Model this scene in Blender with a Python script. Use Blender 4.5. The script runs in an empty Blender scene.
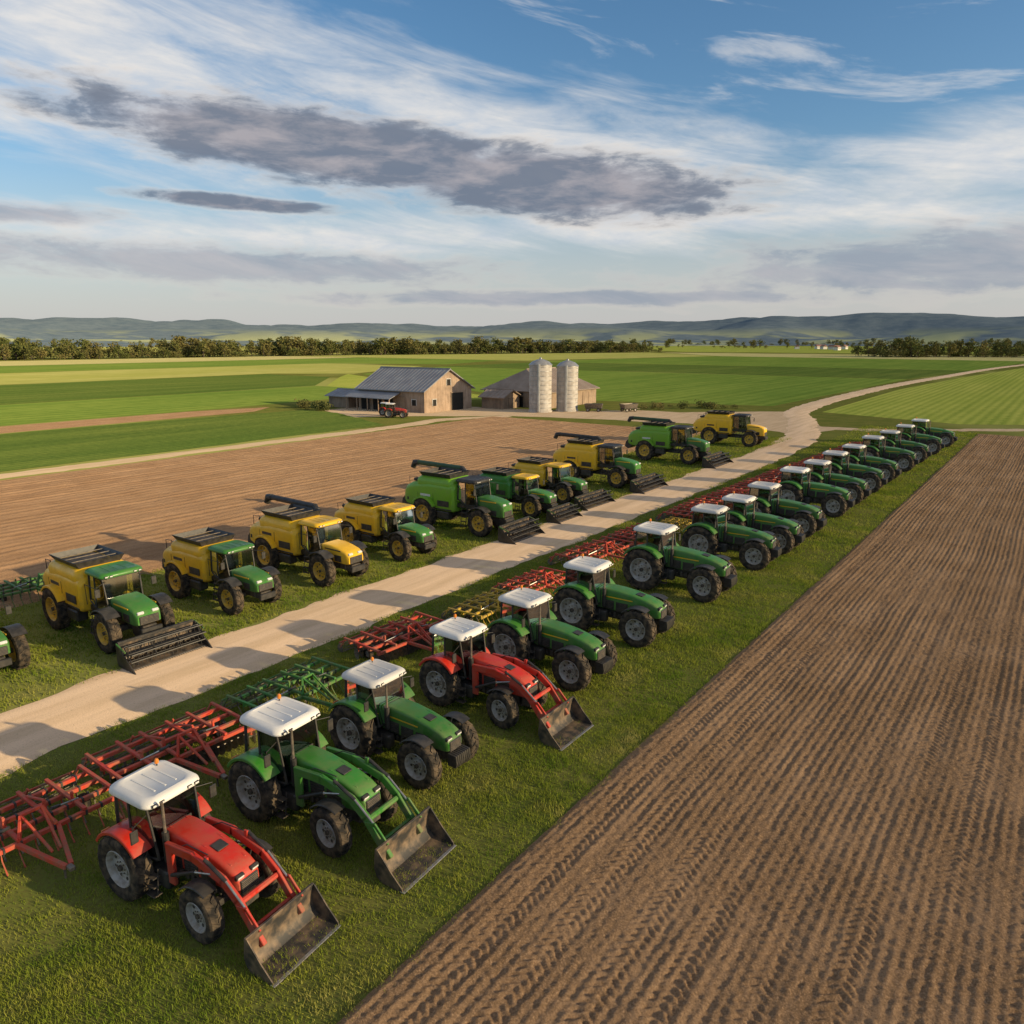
import bpy, bmesh, math, random
import numpy as np
from mathutils import Vector, Matrix
random.seed(7); rng=np.random.default_rng(7)
scene=bpy.context.scene
TH=math.radians(36.4)
# ------------------------------------------------------------ materials
def newmat(name):
    m=bpy.data.materials.new(name); m.use_nodes=True
    nt=m.node_tree; b=nt.nodes['Principled BSDF']; return m,nt,b
def nd(nt,t,**kw):
    n=nt.nodes.new(t)
    for k,v in kw.items(): setattr(n,k,v)
    return n
def matte(name):
    m=bpy.data.materials.new(name); m.use_nodes=True; nt=m.node_tree; nt.nodes.clear()
    o=nd(nt,'ShaderNodeOutputMaterial'); o.name='Material Output'; b=nd(nt,'ShaderNodeBsdfDiffuse'); b.inputs['Roughness'].default_value=.6
    nt.links.new(b.outputs[0],o.inputs[0]); return m,nt,b
def mixc(nt,f,a,b,bt='MIX'):
    n=nd(nt,'ShaderNodeMix',data_type='RGBA',blend_type=bt)
    for i,v in ((0,f),(6,a),(7,b)):
        if isinstance(v,(int,float)): n.inputs[i].default_value=v
        elif isinstance(v,(tuple,list)): n.inputs[i].default_value=(*v[:3],1)
        else: nt.links.new(v,n.inputs[i])
    return n.outputs[2]
def mth(nt,op,a,b=0.0,c=None,clamp=False):
    n=nd(nt,'ShaderNodeMath',operation=op,use_clamp=clamp)
    for i,v in enumerate((a,b,c)):
        if v is None: continue
        if isinstance(v,(int,float)): n.inputs[i].default_value=v
        else: nt.links.new(v,n.inputs[i])
    return n.outputs[0]
def mapr(nt,v,a,b,c=0.0,d=1.0,smooth=False):
    n=nd(nt,'ShaderNodeMapRange')
    if smooth: n.interpolation_type='SMOOTHSTEP'
    nt.links.new(v,n.inputs[0])
    for i,x in zip((1,2,3,4),(a,b,c,d)): n.inputs[i].default_value=x
    return n.outputs[0]
def noise(nt,vec,scale,detail=4,rough=.55,scl=None,dist=0):
    n=nd(nt,'ShaderNodeTexNoise')
    n.inputs['Scale'].default_value=scale; n.inputs['Detail'].default_value=detail
    n.inputs['Roughness'].default_value=rough; n.inputs['Distortion'].default_value=dist
    if scl:
        mp=nd(nt,'ShaderNodeMapping'); mp.inputs['Scale'].default_value=scl
        nt.links.new(vec,mp.inputs['Vector']); vec=mp.outputs[0]
    nt.links.new(vec,n.inputs['Vector']); return n.outputs['Fac']
def pos(nt): return nd(nt,'ShaderNodeNewGeometry').outputs['Position']
def objc(nt): return nd(nt,'ShaderNodeTexCoord').outputs['Object']
def bump(nt,b,h,strength,dist):
    n=nd(nt,'ShaderNodeBump'); n.inputs['Strength'].default_value=strength; n.inputs['Distance'].default_value=dist
    nt.links.new(h,n.inputs['Height']); nt.links.new(n.outputs[0],b.inputs['Normal'])
def simple(name,c1,c2,rough=.6,scale=3,metal=0,bmp=0,bdist=.01,coord='o',spec=.5,lo=.35,hi=.65,detail=3):
    m,nt,b=newmat(name)
    v=objc(nt) if coord=='o' else pos(nt)
    f=mapr(nt,noise(nt,v,scale,detail),lo,hi)
    nt.links.new(mixc(nt,f,c1,c2),b.inputs['Base Color'])
    b.inputs['Roughness'].default_value=rough; b.inputs['Metallic'].default_value=metal
    b.inputs['Specular IOR Level'].default_value=spec
    return m
def paint(name,c,rough=.28,dirt=.85):
    m,nt,b=newmat(name); v=objc(nt)
    ge=nd(nt,'ShaderNodeObjectInfo')
    sep=nd(nt,'ShaderNodeSeparateXYZ'); nt.links.new(v,sep.inputs[0])
    low=mapr(nt,sep.outputs[2],2.1,.4,.22,1.0)
    n1=mapr(nt,noise(nt,v,2.6,6,.7),.36,.68)
    f=mth(nt,'MULTIPLY',mth(nt,'MULTIPLY',low,n1),dirt,clamp=True)
    hs=nd(nt,'ShaderNodeHueSaturation'); hs.inputs['Color'].default_value=(*c,1)
    nt.links.new(mapr(nt,ge.outputs['Random'],0,1,.78,1.1),hs.inputs['Value'])
    nt.links.new(mixc(nt,f,hs.outputs[0],(.23,.17,.105)),b.inputs['Base Color'])
    nt.links.new(mapr(nt,mth(nt,'ADD',f,mth(nt,'MULTIPLY',n1,.2)),0,.7,rough,.85),b.inputs['Roughness'])
    return m
M={}
M['green']=paint('paint_green',(.034,.20,.022))
M['lime']=paint('paint_lime',(.20,.50,.02))
M['red']=paint('paint_red',(.55,.024,.012))
M['yellow']=paint('paint_yellow',(.86,.50,.012))
M['white']=paint('paint_white',(.80,.78,.74),.45,.45)
M['dkgreen']=paint('paint_dark_green',(.015,.085,.03))
M['black']=simple('black_plastic',(.018,.018,.018),(.05,.045,.04),.5,4)
M['chassis']=simple('chassis_iron',(.025,.025,.025),(.10,.08,.06),.7,5)
M['rubber']=simple('tyre_rubber',(.024,.023,.022),(.16,.12,.08),.9,4,lo=.4,hi=.75,spec=.15)
M['rimgrey']=simple('rim_grey',(.44,.43,.41),(.26,.22,.17),.55,5)
M['rimyellow']=simple('rim_yellow',(.75,.45,.03),(.42,.29,.08),.55,5)
M['steel']=simple('worn_steel',(.12,.11,.10),(.26,.21,.16),.55,6,.5)
M['bright']=simple('bright_steel',(.5,.48,.45),(.36,.32,.28),.35,9,.8)
M['bucket']=simple('bucket_steel',(.04,.038,.036),(.22,.155,.10),.6,3.0,.2,lo=.42,hi=.66,detail=8)
M['seat']=simple('seat_cloth',(.03,.03,.03),(.05,.05,.05),.9,20)
M['lamp']=simple('lamp_glass',(.75,.75,.72),(.6,.6,.58),.15,20)
M['orange']=simple('orange_lens',(.7,.22,.02),(.6,.18,.02),.2,20)
M['impred']=paint('implement_red',(.60,.042,.016),.5,1.0)
M['impgreen']=paint('implement_green',(.04,.26,.03),.5,.9)
M['impyellow']=paint('implement_yellow',(.75,.48,.02),.5,.9)
def glassmat():
    m=bpy.data.materials.new('cab_glass'); m.use_nodes=True; nt=m.node_tree; nt.nodes.clear()
    o=nd(nt,'ShaderNodeOutputMaterial'); tr=nd(nt,'ShaderNodeBsdfTransparent'); gl=nd(nt,'ShaderNodeBsdfGlossy')
    tr.inputs[0].default_value=(.33,.41,.36,1); gl.inputs['Roughness'].default_value=.04
    gl.inputs[0].default_value=(.9,.95,.95,1)
    fr=nd(nt,'ShaderNodeFresnel'); fr.inputs[0].default_value=1.55
    mx=nd(nt,'ShaderNodeMixShader'); nt.links.new(mth(nt,'ADD',fr.outputs[0],.09,clamp=True),mx.inputs[0])
    nt.links.new(tr.outputs[0],mx.inputs[1]); nt.links.new(gl.outputs[0],mx.inputs[2]); nt.links.new(mx.outputs[0],o.inputs[0])
    return m
M['glass']=glassmat()
# ------------------------------------------------------------ mesh builder
class MB:
    def __init__(s): s.v=[]; s.f=[]; s.m=[]; s.slots=[]
    def slot(s,mat):
        if mat not in s.slots: s.slots.append(mat)
        return s.slots.index(mat)
    def add(s,vs,fs,mat):
        o=len(s.v); k=s.slot(mat); s.v+= [tuple(p) for p in vs]
        for f in fs: s.f.append([i+o for i in f]); s.m.append(k)
    def box(s,c,sz,mat,b=.015,rot=None):
        h=[x/2 for x in sz]; b=min(b,min(h)*.6); vs=[];idx={}
        for sx in(-1,1):
            for sy in(-1,1):
                for sz_ in(-1,1):
                    sg=(sx,sy,sz_)
                    for a in range(3):
                        p=[sg[i]*(h[i]-(0 if i==a else b)) for i in range(3)]
                        idx[(sg,a)]=len(vs); vs.append(p)
        fs=[]
        for a in range(3):
            o=[i for i in range(3) if i!=a]
            for sg in(-1,1):
                q=[]
                for (p,r) in((-1,-1),(1,-1),(1,1),(-1,1)):
                    t=[0,0,0]; t[a]=sg; t[o[0]]=p; t[o[1]]=r; q.append(idx[(tuple(t),a)])
                fs.append(q)
        for c_ in range(3):
            o=[i for i in range(3) if i!=c_]
            for p in(-1,1):
                for r in(-1,1):
                    t=[0,0,0]; t[o[0]]=p; t[o[1]]=r
                    t1=list(t); t1[c_]=-1; t2=list(t); t2[c_]=1
                    fs.append([idx[(tuple(t1),o[0])],idx[(tuple(t2),o[0])],idx[(tuple(t2),o[1])],idx[(tuple(t1),o[1])]])
        for sg in set(k[0] for k in idx): fs.append([idx[(sg,a)] for a in range(3)])
        R=rot if rot is not None else Matrix.Identity(3)
        C=Vector(c); s.add([C+R@Vector(p) for p in vs],fs,mat)
    def beam(s,p1,p2,w,h,mat,b=.008,ext=0):
        p1=Vector(p1);p2=Vector(p2);d=p2-p1;L=d.length+ext
        x=d.normalized(); up=Vector((0,0,1)) if abs(x.z)<.95 else Vector((1,0,0))
        y=up.cross(x).normalized(); z=x.cross(y)
        s.box((p1+p2)/2,(L,w,h),mat,b,Matrix((x,y,z)).transposed())
    def loft(s,rings,mat,cap=(True,True),closed=True):
        n=len(rings[0]); vs=[p for r in rings for p in r]; fs=[]
        for i in range(len(rings)-1):
            for j in range(n if closed else n-1):
                k=(j+1)%n; fs.append([i*n+j,i*n+k,(i+1)*n+k,(i+1)*n+j])
        if cap[0]: fs.append(list(range(n)))
        if cap[1]: fs.append([(len(rings)-1)*n+j for j in range(n)])
        s.add(vs,fs,mat)
    def tube(s,pts,r,mat,seg=8):
        pts=[Vector(p) for p in pts]; rings=[]
        up=Vector((.13,.31,.94))
        for i,p in enumerate(pts):
            a=pts[max(i-1,0)]; b=pts[min(i+1,len(pts)-1)]; d=(b-a).normalized()
            u=d.cross(up).normalized(); w=d.cross(u)
            rr=r[i] if isinstance(r,(list,tuple)) else r
            rings.append([p+(u*math.cos(t)+w*math.sin(t))*rr for t in [2*math.pi*k/seg for k in range(seg)]])
        s.loft(rings,mat)
    def prism(s,prof,y0,y1,mat):
        s.loft([[(x,y0,z) for x,z in prof],[(x,y1,z) for x,z in prof]],mat)
    def lathe(s,prof,seg,mat):
        rings=[]
        for k in range(seg):
            a=2*math.pi*k/seg; rings.append([(r*math.cos(a),y,r*math.sin(a)) for y,r in prof])
        n=len(prof); vs=[p for r in rings for p in r]; fs=[]
        for i in range(seg):
            i2=(i+1)%seg
            for j in range(n-1): fs.append([i*n+j,i*n+j+1,i2*n+j+1,i2*n+j])
        s.add(vs,fs,mat)
    def vlathe(s,prof,seg,mat,c=(0,0)):
        rings=[[(c[0]+r*math.cos(2*math.pi*k/seg),c[1]+r*math.sin(2*math.pi*k/seg),z) for k in range(seg)] for r,z in prof]
        s.loft(rings,mat)
    def mesh(s,name,ang=32):
        me=bpy.data.meshes.new(name); me.from_pydata(s.v,[],s.f); 
        for k in s.slots: me.materials.append(M[k])
        me.polygons.foreach_set('material_index',s.m)
        bm=bmesh.new(); bm.from_mesh(me); bmesh.ops.recalc_face_normals(bm,faces=bm.faces)
        ca=math.radians(ang)
        for f in bm.faces: f.smooth=True
        for e in bm.edges:
            if len(e.link_faces)!=2 or e.calc_face_angle(0)>ca: e.smooth=False
        bm.to_mesh(me); bm.free(); return me
def rr(x,w,zb,zt,r=.12,n=4):
    pts=[];hw=w/2
    for cy,cz,a0 in((hw-r,zt-r,0),(-(hw-r),zt-r,90),(-(hw-r),zb+r*.4,180),(hw-r,zb+r*.4,270)):
        for k in range(n+1):
            a=math.radians(a0+90*k/n); rz=r if a0<180 else r*.4
            pts.append((x,cy+r*math.cos(a),cz+rz*math.sin(a)))
    return pts
def rrz(z,x0,x1,w,r=.2,n=4):
    pts=[];hw=w/2
    for cx,cy,a0 in((x1-r,hw-r,0),(x0+r,hw-r,90),(x0+r,-(hw-r),180),(x1-r,-(hw-r),270)):
        for k in range(n+1):
            a=math.radians(a0+90*k/n); pts.append((cx+r*math.cos(a),cy+r*math.sin(a),z))
    return pts
COL=scene.collection
def obj(name,me,parent=None,loc=(0,0,0),rot=(0,0,0),sc=(1,1,1)):
    o=bpy.data.objects.new(name,me); COL.objects.link(o)
    if parent: o.parent=parent
    o.location=loc; o.rotation_euler=rot; o.scale=sc; return o
def empty(name,loc,rz=0,s=1):
    e=bpy.data.objects.new(name,None); COL.objects.link(e); e.location=loc; e.rotation_euler=(0,0,rz); e.scale=(s,s,s)
    e.empty_display_size=.3; return e
cache={}
def cached(key,fn,*a):
    if key not in cache: cache[key]=fn(*a)
    return cache[key]
# ------------------------------------------------------------ wheel
def wheel_mesh(R,W,rim,nl=18,lug=.045):
    b=MB(); r0=R*.56; h=W/2
    pr=[(-h*.78,r0),(-h*.95,r0+.25*(R-r0)),(-h,r0+.55*(R-r0)),(-h*.95,R-.13*R),(-h*.8,R-.06*R),(-h*.4,R-.045*R),(0,R-.04*R)]
    pr=pr+[(-y,r) for y,r in reversed(pr[:-1])]
    b.lathe(pr,36,'rubber')
    b.lathe([(-h*.78,r0+.002),(-h*.85,r0*.97),(-h*.70,r0*.90),(-h*.25,r0*.84),(-h*.18,r0*.5),(-h*.42,r0*.44),(-h*.46,r0*.2),(-h*.46,.001)],32,rim)
    b.lathe([(h*.78,r0+.002),(h*.7,r0*.92),(h*.0,r0*.86),(h*.0,.001)],32,rim)
    for k in range(8):
        a=2*math.pi*k/8; x,z=r0*.33*math.cos(a),r0*.33*math.sin(a)
        b.tube([(x,-h*.40,z),(x,-h*.56,z)],.02,'steel',6)
        x,z=r0*.67*math.cos(a+.3),r0*.67*math.sin(a+.3)
        b.tube([(x,-h*.10,z),(x,-h*.26,z)],.045,'chassis',8)
    b.tube([(0,-h*.4,0),(0,-h*.7,0)],r0*.16,'chassis',10)
    skew=.42
    for sg in(-1,1):
        for i in range(nl):
            a0=2*math.pi*i/nl+(math.pi/nl if sg>0 else 0); rings=[]
            for w,r in((-.02,R-.02),(.22,R-.018),(.40,R-.045),(.485,R-.10*R-.02)):
                a=a0+skew*w*2*(W/.5)*(.9/R)*.5; th=.030/R
                rt=r+ (.018 if w<.45 else .0); rb=r-lug
                y=sg*w*W
                rings.append([(q*math.cos(t),y if q==rt else y*.97,q*math.sin(t)) for q,t in((rt,a-th),(rt,a+th),(rb,a+th*1.5),(rb,a-th*1.5))])
            b.loft(rings,'rubber')
    return b.mesh('wheel')
def arcfender(b,cx,cz,R,a0,a1,y0,y1,mat,t=.04,n=12,lip=.05):
    rings=[]
    for k in range(n+1):
        a=math.radians(a0+(a1-a0)*k/n); c,s_=math.cos(a),math.sin(a)
        o=(R+t)
        out=[]
        for y,r in((y0,R),(y0,o),(y1*1.0,o),(y1+ (.02 if y1>0 else -.02),o-.02),(y1+(.02 if y1>0 else -.02),R-lip),(y1,R-lip),(y1,R)):
            out.append((cx+r*c,y,cz+r*s_))
        rings.append(out)
    b.loft(rings,mat)
# ------------------------------------------------------------ tractor
SP={'A':dict(wb=2.85,Rr=.89,Rf=.68,Wr=.52,Wf=.40,tr=.91,tf=.87,z=-.12,hw=.78),
    'B':dict(wb=3.05,Rr=1.03,Rf=.82,Wr=.58,Wf=.50,tr=.99,tf=.97,z=0,hw=.88)}
def cab_mesh(b,x0,x1,zf,zr,w,roof='white',post='black'):
    hw=w/2; zb=zf
    A=[(x1,s*(hw-.13),zb) for s in(-1,1)]; At=[(x1-.22,s*(hw-.08),zr) for s in(-1,1)]
    B_=[(x0+.72,s*(hw),zb) for s in(-1,1)]; Bt=[(x0+.66,s*(hw-.05),zr) for s in(-1,1)]
    C=[(x0,s*(hw-.10),zb+.25) for s in(-1,1)]; Ct=[(x0+.08,s*(hw-.10),zr) for s in(-1,1)]
    for i in(0,1):
        for p,q,r in((A,At,.035),(B_,Bt,.035),(C,Ct,.045)): b.tube([p[i],q[i]],r,post,6)
        b.tube([A[i],B_[i],(x0+.2,B_[i][1],zb+.25),C[i]],.03,post,6)
        b.tube([At[i],Bt[i],Ct[i]],.035,post,6)
        b.add([A[i],B_[i],Bt[i],At[i]],[[0,1,2,3]],'glass'); b.add([B_[i],C[i],Ct[i],Bt[i]],[[0,1,2,3]],'glass')
        b.tube([(x0+.82,B_[i][1]*1.02,zb+.45),(x0+.82,B_[i][1]*1.02,zb+.75)],.015,'steel',5)
    b.add([A[0],A[1],At[1],At[0]],[[0,1,2,3]],'glass'); b.add([C[0],C[1],Ct[1],Ct[0]],[[0,1,2,3]],'glass')
    b.tube([A[0],A[1]],.03,post,6); b.tube([C[0],C[1]],.04,post,6)
    xa,xb=x0-.14,x1+.02; W=w+.12
    R=[]
    for z,i in((zr-.0,.07),(zr+.03,.01),(zr+.07,.0),(zr+.14,.02),(zr+.19,.07),(zr+.215,.14),(zr+.225,.20),(zr+.205,.235)):
        R.append(rrz(z,xa+i,xb-i,W-2*i,.27,5))
    b.loft(R,roof)
    b.loft([rrz(zr-.035,xa+.1,xb-.1,W-.2,.2),rrz(zr+.002,xa+.1,xb-.1,W-.2,.2)],'black')
    for yy in(-.3,.0,.3): b.box(((xa+xb)/2,yy*w/1.5,zr+.21),(xb-xa-.8,.05,.015),roof,.005)
    for yy in(-hw+.16,-hw+.36,hw-.36,hw-.16):
        b.box((xb-.005,yy,zr+.09),(.05,.14,.075),'black',.01); b.box((xb+.02,yy,zr+.09),(.02,.11,.05),'lamp',.005)
        b.box((xa+.005,yy,zr+.09),(.05,.12,.07),'black',.01)
    xm=x0+.42
    b.box((xm,0,zb+.33),(.5,.5,.14),'seat',.05); b.box((xm-.24,0,zb+.68),(.13,.48,.62),'seat',.05); b.box((xm-.25,0,zb+1.05),(.1,.26,.18),'seat',.04)
    b.box((xm,0,zb+.12),(.4,.4,.26),'black',.02)
    b.box((x1-.22,0,zb+.22),(.2,.5,.5),'black',.06)
    b.tube([(x1-.25,0,zb+.45),(x1-.42,0,zb+.62)],.03,'black',6)
    ring=[(x1-.43+.17*math.cos(t)*.7,.2*math.sin(t),zb+.63+.17*math.cos(t)*.7) for t in [2*math.pi*k/12 for k in range(13)]]
    b.tube(ring,.016,'black',5)
    b.box((xm+.05,-.36,zb+.5),(.4,.12,.1),'black',.03)
    b.tube([(x1-.02,.1,zb+.05),(x1-.1,-.2,zb+.6)],.01,'black',4)
def tractor_body(kind,col):
    P=SP[kind]; b=MB(); wb=P['wb']; z=P['z']; hw=P['hw']
    k=wb/2.95
    def X(x): return x*k
    b.box((X(1.55),0,.88+z*.8),(X(3.6),.42,.40),'chassis',.04)
    b.box((X(.2),0,.98+z),(.9,.62,.5),'chassis',.05)
    b.box((X(1.9),0,1.06+z),(X(1.7),.55,.22),'black',.04)
    for i in range(6):
        for s in(-1,1): b.box((X(1.35+i*.24),s*.25,.90+z),(.12,.10,.22),'steel' if i%2 else 'chassis',.02)
    b.tube([(0,-P['tr']+.1,P['Rr']),(0,P['tr']-.1,P['Rr'])],.17,'chassis',10)
    b.box((wb,0,P['Rf']-.02),(.22,P['tf']*2-.3,.17),'chassis',.03)
    for s in(-1,1):
        b.tube([(wb,s*(P['tf']-.25),P['Rf']),(wb,s*(P['tf']-.05),P['Rf'])],.15,'chassis',10)
        b.tube([(wb-.25,s*.15,P['Rf']+.05),(wb-.25,s*(P['tf']-.25),P['Rf']+.02)],.03,'bright',6)
    st=[(.86,.98,1.14,2.02),(1.25,1.0,1.14,2.05),(1.8,1.0,1.14,2.03),(2.4,.97,1.14,1.97),(2.95,.93,1.14,1.87),(3.3,.90,1.14,1.77),(3.50,.86,1.14,1.68),(3.60,.80,1.16,1.56),(3.64,.74,1.19,1.48)]
    b.loft([rr(X(x),hw*w,zb+z,zt+z,.10,3) for x,w,zb,zt in st],col)
    for s in(-1,1):
        b.beam((X(1.0),s*hw*.30,2.035+z),(X(2.4),s*hw*.30,1.965+z),.05,.03,col,.012); b.beam((X(2.4),s*hw*.30,1.965+z),(X(3.3),s*hw*.26,1.765+z),.05,.03,col,.012)
        for i in range(3):
            xx=1.35+i*.62; wd=[1.0,.99,.95][i]
            b.box((X(xx),s*hw*wd/2,1.38+z-.03*i),(X(.54),.02,.40),'black',.012)
            for q in range(5): b.box((X(xx),s*(hw*wd/2+.008),1.24+z-.03*i+q*.07),(X(.50),.02,.02),'chassis',.004)
        b.box((X(1.75),s*(hw/2+.001),1.72+z),(X(1.4),.012,.045),'bright' if kind=='A' else 'yellow',.003)
        R=Matrix.Rotation(math.radians(30),3,'Y')
        b.box((X(3.575),s*hw*.27,1.585+z),(.10,hw*.30,.13),'black',.02,R); b.box((X(3.59),s*hw*.27,1.585+z),(.10,hw*.24,.085),'lamp',.015,R)
    b.box((X(.98),0,1.62+z),(.03,hw*1.0+.02,.84),'black',.005)
    b.box((X(2.62),0,1.945+z),(.30,hw*.4,.03),'black',.008,Matrix.Rotation(math.radians(8),3,'Y'))
    b.box((X(3.635),0,1.32+z),(.07,hw*.66,.36),'black',.02)
    for q in range(7): b.box((X(3.635)+.036,0,1.18+z+q*.047),(.02,hw*.60,.014),'steel',.003)
    b.box((X(3.45),0,.93+z),(.5,.42,.32),'chassis',.03)
    nW=8
    if kind=='B':
        for q in range(nW):
            y=-.33+q*.66/(nW-1); b.prism([(X(3.6)+.02,.72+z),(X(3.6)+.35,.70+z),(X(3.6)+.40,.85+z),(X(3.6)+.36,1.12+z),(X(3.6)+.02,1.14+z)],y-.035,y+.035,'black')
    for s in(-1,1):
        b.loft([[(p[0],p[1]+s*.50,p[2]) for p in rrz(zz,X(.95)-.32+i,X(.95)+.42-i,.34-2*i,.09)] for zz,i in((.62+z,.03),(.66+z,0),(1.06+z,0),(1.11+z,.03))],'black')
        for q in range(3): b.box((X(.95)+.0,s*(.80+.0*q),.48+z+q*.25),(.34,.24-.02*q,.03),'chassis',.006)
        for e in(-.17,.17): b.beam((X(.95)+e,s*.82,.46+z),(X(.95)+e,s*.74,1.2+z),.03,.03,'chassis')
    for s in(-1,1):
        yi=s*(P['tr']-P['Wr']/2-.03); yo=s*(P['tr']+P['Wr']/2-.06)
        arcfender(b,0,P['Rr'],P['Rr']+.07,38,148,yi,yo,col)
        prof=[((P['Rr']+.06)*math.cos(math.radians(a)),P['Rr']+(P['Rr']+.06)*math.sin(math.radians(a))) for a in range(38,149,11)]+[(-.55,1.15+z),(.65,1.15+z)]
        b.prism(prof,yi-s*.02,yi+s*.02,'black')
        b.box((-(P['Rr'])*.80,s*(P['tr']),P['Rr']+P['Rr']*.80),(.05,.22,.10),'orange',.01)
        arcfender(b,wb,P['Rf'],P['Rf']+.07,62,138,s*(P['tf']-P['Wf']/2),s*(P['tf']+P['Wf']/2-.06),'black',.02,8,.02)
        b.beam((wb,s*.3,P['Rf']+.1),(wb,s*(P['tf']-P['Wf']/2),P['Rf']*2+.08),.04,.04,'black')
    b.box((X(.12),0,1.24+z),(1.35,P['tr']*2-P['Wr']-.14,.2),'black',.03)
    cab_mesh(b,X(-.6),X(-.6)+1.58,1.34+z,2.74+z,1.6 if kind=='B' else 1.5)
    b.tube([(X(1.2),-hw/2-.10,1.3+z),(X(1.2),-hw/2-.10,2.1+z)],.085,'black',10)
    b.tube([(X(1.2),-hw/2-.10,2.0+z),(X(1.2),-hw/2-.10,2.82+z),(X(1.2)+.03,-hw/2-.13,2.95+z)],.04,'steel',8)
    b.box((X(1.2)-.02,-hw/2+.02,1.75+z),(.1,.3,.08),'black',.02)
    for s in(-1,1):
        t=(X(-.6)+1.36,s*.70,2.55+z); e=(X(-.6)+1.48,s*1.12,2.50+z)
        b.tube([t,e,(e[0],e[1],2.2+z)],.014,'black',5); b.box((e[0],e[1],2.25+z),(.05,.2,.34),'black',.03)
    b.tube([(X(-.4),.45,2.94+z),(X(-.4),.45,3.02+z)],.02,'black',6); b.vlathe([(.055,3.02+z),(.06,3.1+z),(.03,3.15+z)],10,'orange',(X(-.4),.45))
    for s in(-1,1):
        b.beam((-.2,s*.3,.72+z),(-1.15,s*.42,.62+z),.05,.09,'chassis'); b.tube([(-.35,s*.3,1.35+z),(-.85,s*.38,.66+z)],.025,'bright',6)
        b.beam((-.2,s*.3,1.2+z),(-.5,s*.3,1.42+z),.06,.08,'chassis')
        b.tube([(-.3,s*.2,1.3+z),(-.8,s*.22,1.15+z),(-1.3,s*.1,.75+z)],.014,'black',5)
    b.tube([(-.3,0,1.15+z),(-1.15,0,1.0+z)],.03,'steel',6)
    b.box((-.45,0,.48+z*.5),(.9,.1,.06),'chassis')
    return b.mesh('tractor_body')
def loader_mesh(col):
    b=MB(); dx=.82
    for s in(-1,1):
        y=s*.58
        b.box((1.42,y,1.22),(.26,.10,1.05),col,.02); b.box((1.42,s*.42,.95),(.3,.3,.16),'chassis',.02)
        arm=[(1.35,1.72),(2.3,1.80),(3.35,1.58),(3.82,1.24),(4.54,.40)]
        for (a,c) in zip(arm[:-1],arm[1:]): b.beam((a[0],y,a[1]),(c[0],y,c[1]),.12,.23,col,.015,.08)
        b.tube([(1.48,s*.64,1.0),(2.4,s*.64,1.45)],.05,'black',8); b.tube([(2.4,s*.64,1.45),(3.0,s*.64,1.64)],.028,'bright',8)
        b.tube([(2.8,s*.62,1.94),(3.5,s*.62,1.64)],.045,'black',8); b.tube([(3.5,s*.62,1.64),(4.12,s*.62,1.18)],.026,'bright',8)
        b.beam((2.8,y,1.75),(2.8,y,1.98),.06,.12,col); b.beam((3.84,s*.64,1.12),(4.16,s*.64,1.18),.05,.1,col)
        b.beam((4.14,s*.64,1.20),(4.56,s*.64,.78),.05,.10,col)
        b.tube([(1.4,s*.52,1.6),(2.0,s*.50,1.96),(2.8,s*.52,2.0)],.014,'black',5)
    b.tube([(3.86,-.58,1.18),(3.86,.58,1.18)],.075,col,8)
    b.tube([(4.28,-.58,.7),(4.28,.58,.7)],.055,col,8)
    prof=[(3.70,.86),(3.64,.58),(3.64,.34),(3.70,.16),(3.84,.05),(4.1,.03),(4.50,.03)]
    inn=[(4.50,.055),(4.1,.06),(3.87,.085),(3.75,.19),(3.69,.35),(3.69,.58),(3.735,.84)]
    hwb=1.0
    b.prism([(x+dx,z) for x,z in prof+inn],-hwb,hwb,'bucket')
    for s in(-1,1):
        b.prism([(x+dx,z) for x,z in [(3.68,.86),(3.63,.34),(3.70,.15),(3.84,.03),(4.52,.02),(4.50,.12),(4.18,.42),(3.78,.87)]],s*hwb,s*(hwb+.03),'bucket')
    b.box((4.51+dx,0,.04),(.14,2*hwb+.08,.03),'bright',.006)
    b.box((3.72+dx,0,.87),(.07,2*hwb+.06,.05),'bucket',.01)
    for y in(-.62,-.2,.2,.62): b.prism([(x+dx,z) for x,z in [(3.66,.86),(3.56,.7),(3.56,.3),(3.68,.2)]],y-.02,y+.02,'bucket')
    return b.mesh('front_loader')
def tractor(kind,col,x,y,s=1,loader=False,rz=0,rim='rimgrey',name=None):
    P=SP[kind]
    e=empty(name or (col+'_tractor'),(x-P['wb']*s,y,0),rz,s)
    obj('body',cached(('tb',kind,col),tractor_body,kind,col),e)
    wr=cached(('w',kind,'r',rim),wheel_mesh,P['Rr'],P['Wr'],rim,20); wf=cached(('w',kind,'f',rim),wheel_mesh,P['Rf'],P['Wf'],rim,18,.04)
    st=random.uniform(-.14,.14)
    for sg in(-1,1):
        rz_=0 if sg<0 else math.pi
        obj('rear_wheel',wr,e,(0,sg*P['tr'],P['Rr']-.01),(0,0,rz_))
        obj('front_wheel',wf,e,(P['wb'],sg*P['tf'],P['Rf']-.01),(0,0,rz_+st))
    if loader: obj('front_loader',cached(('ld',col),loader_mesh,col),e)
    return e
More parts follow.
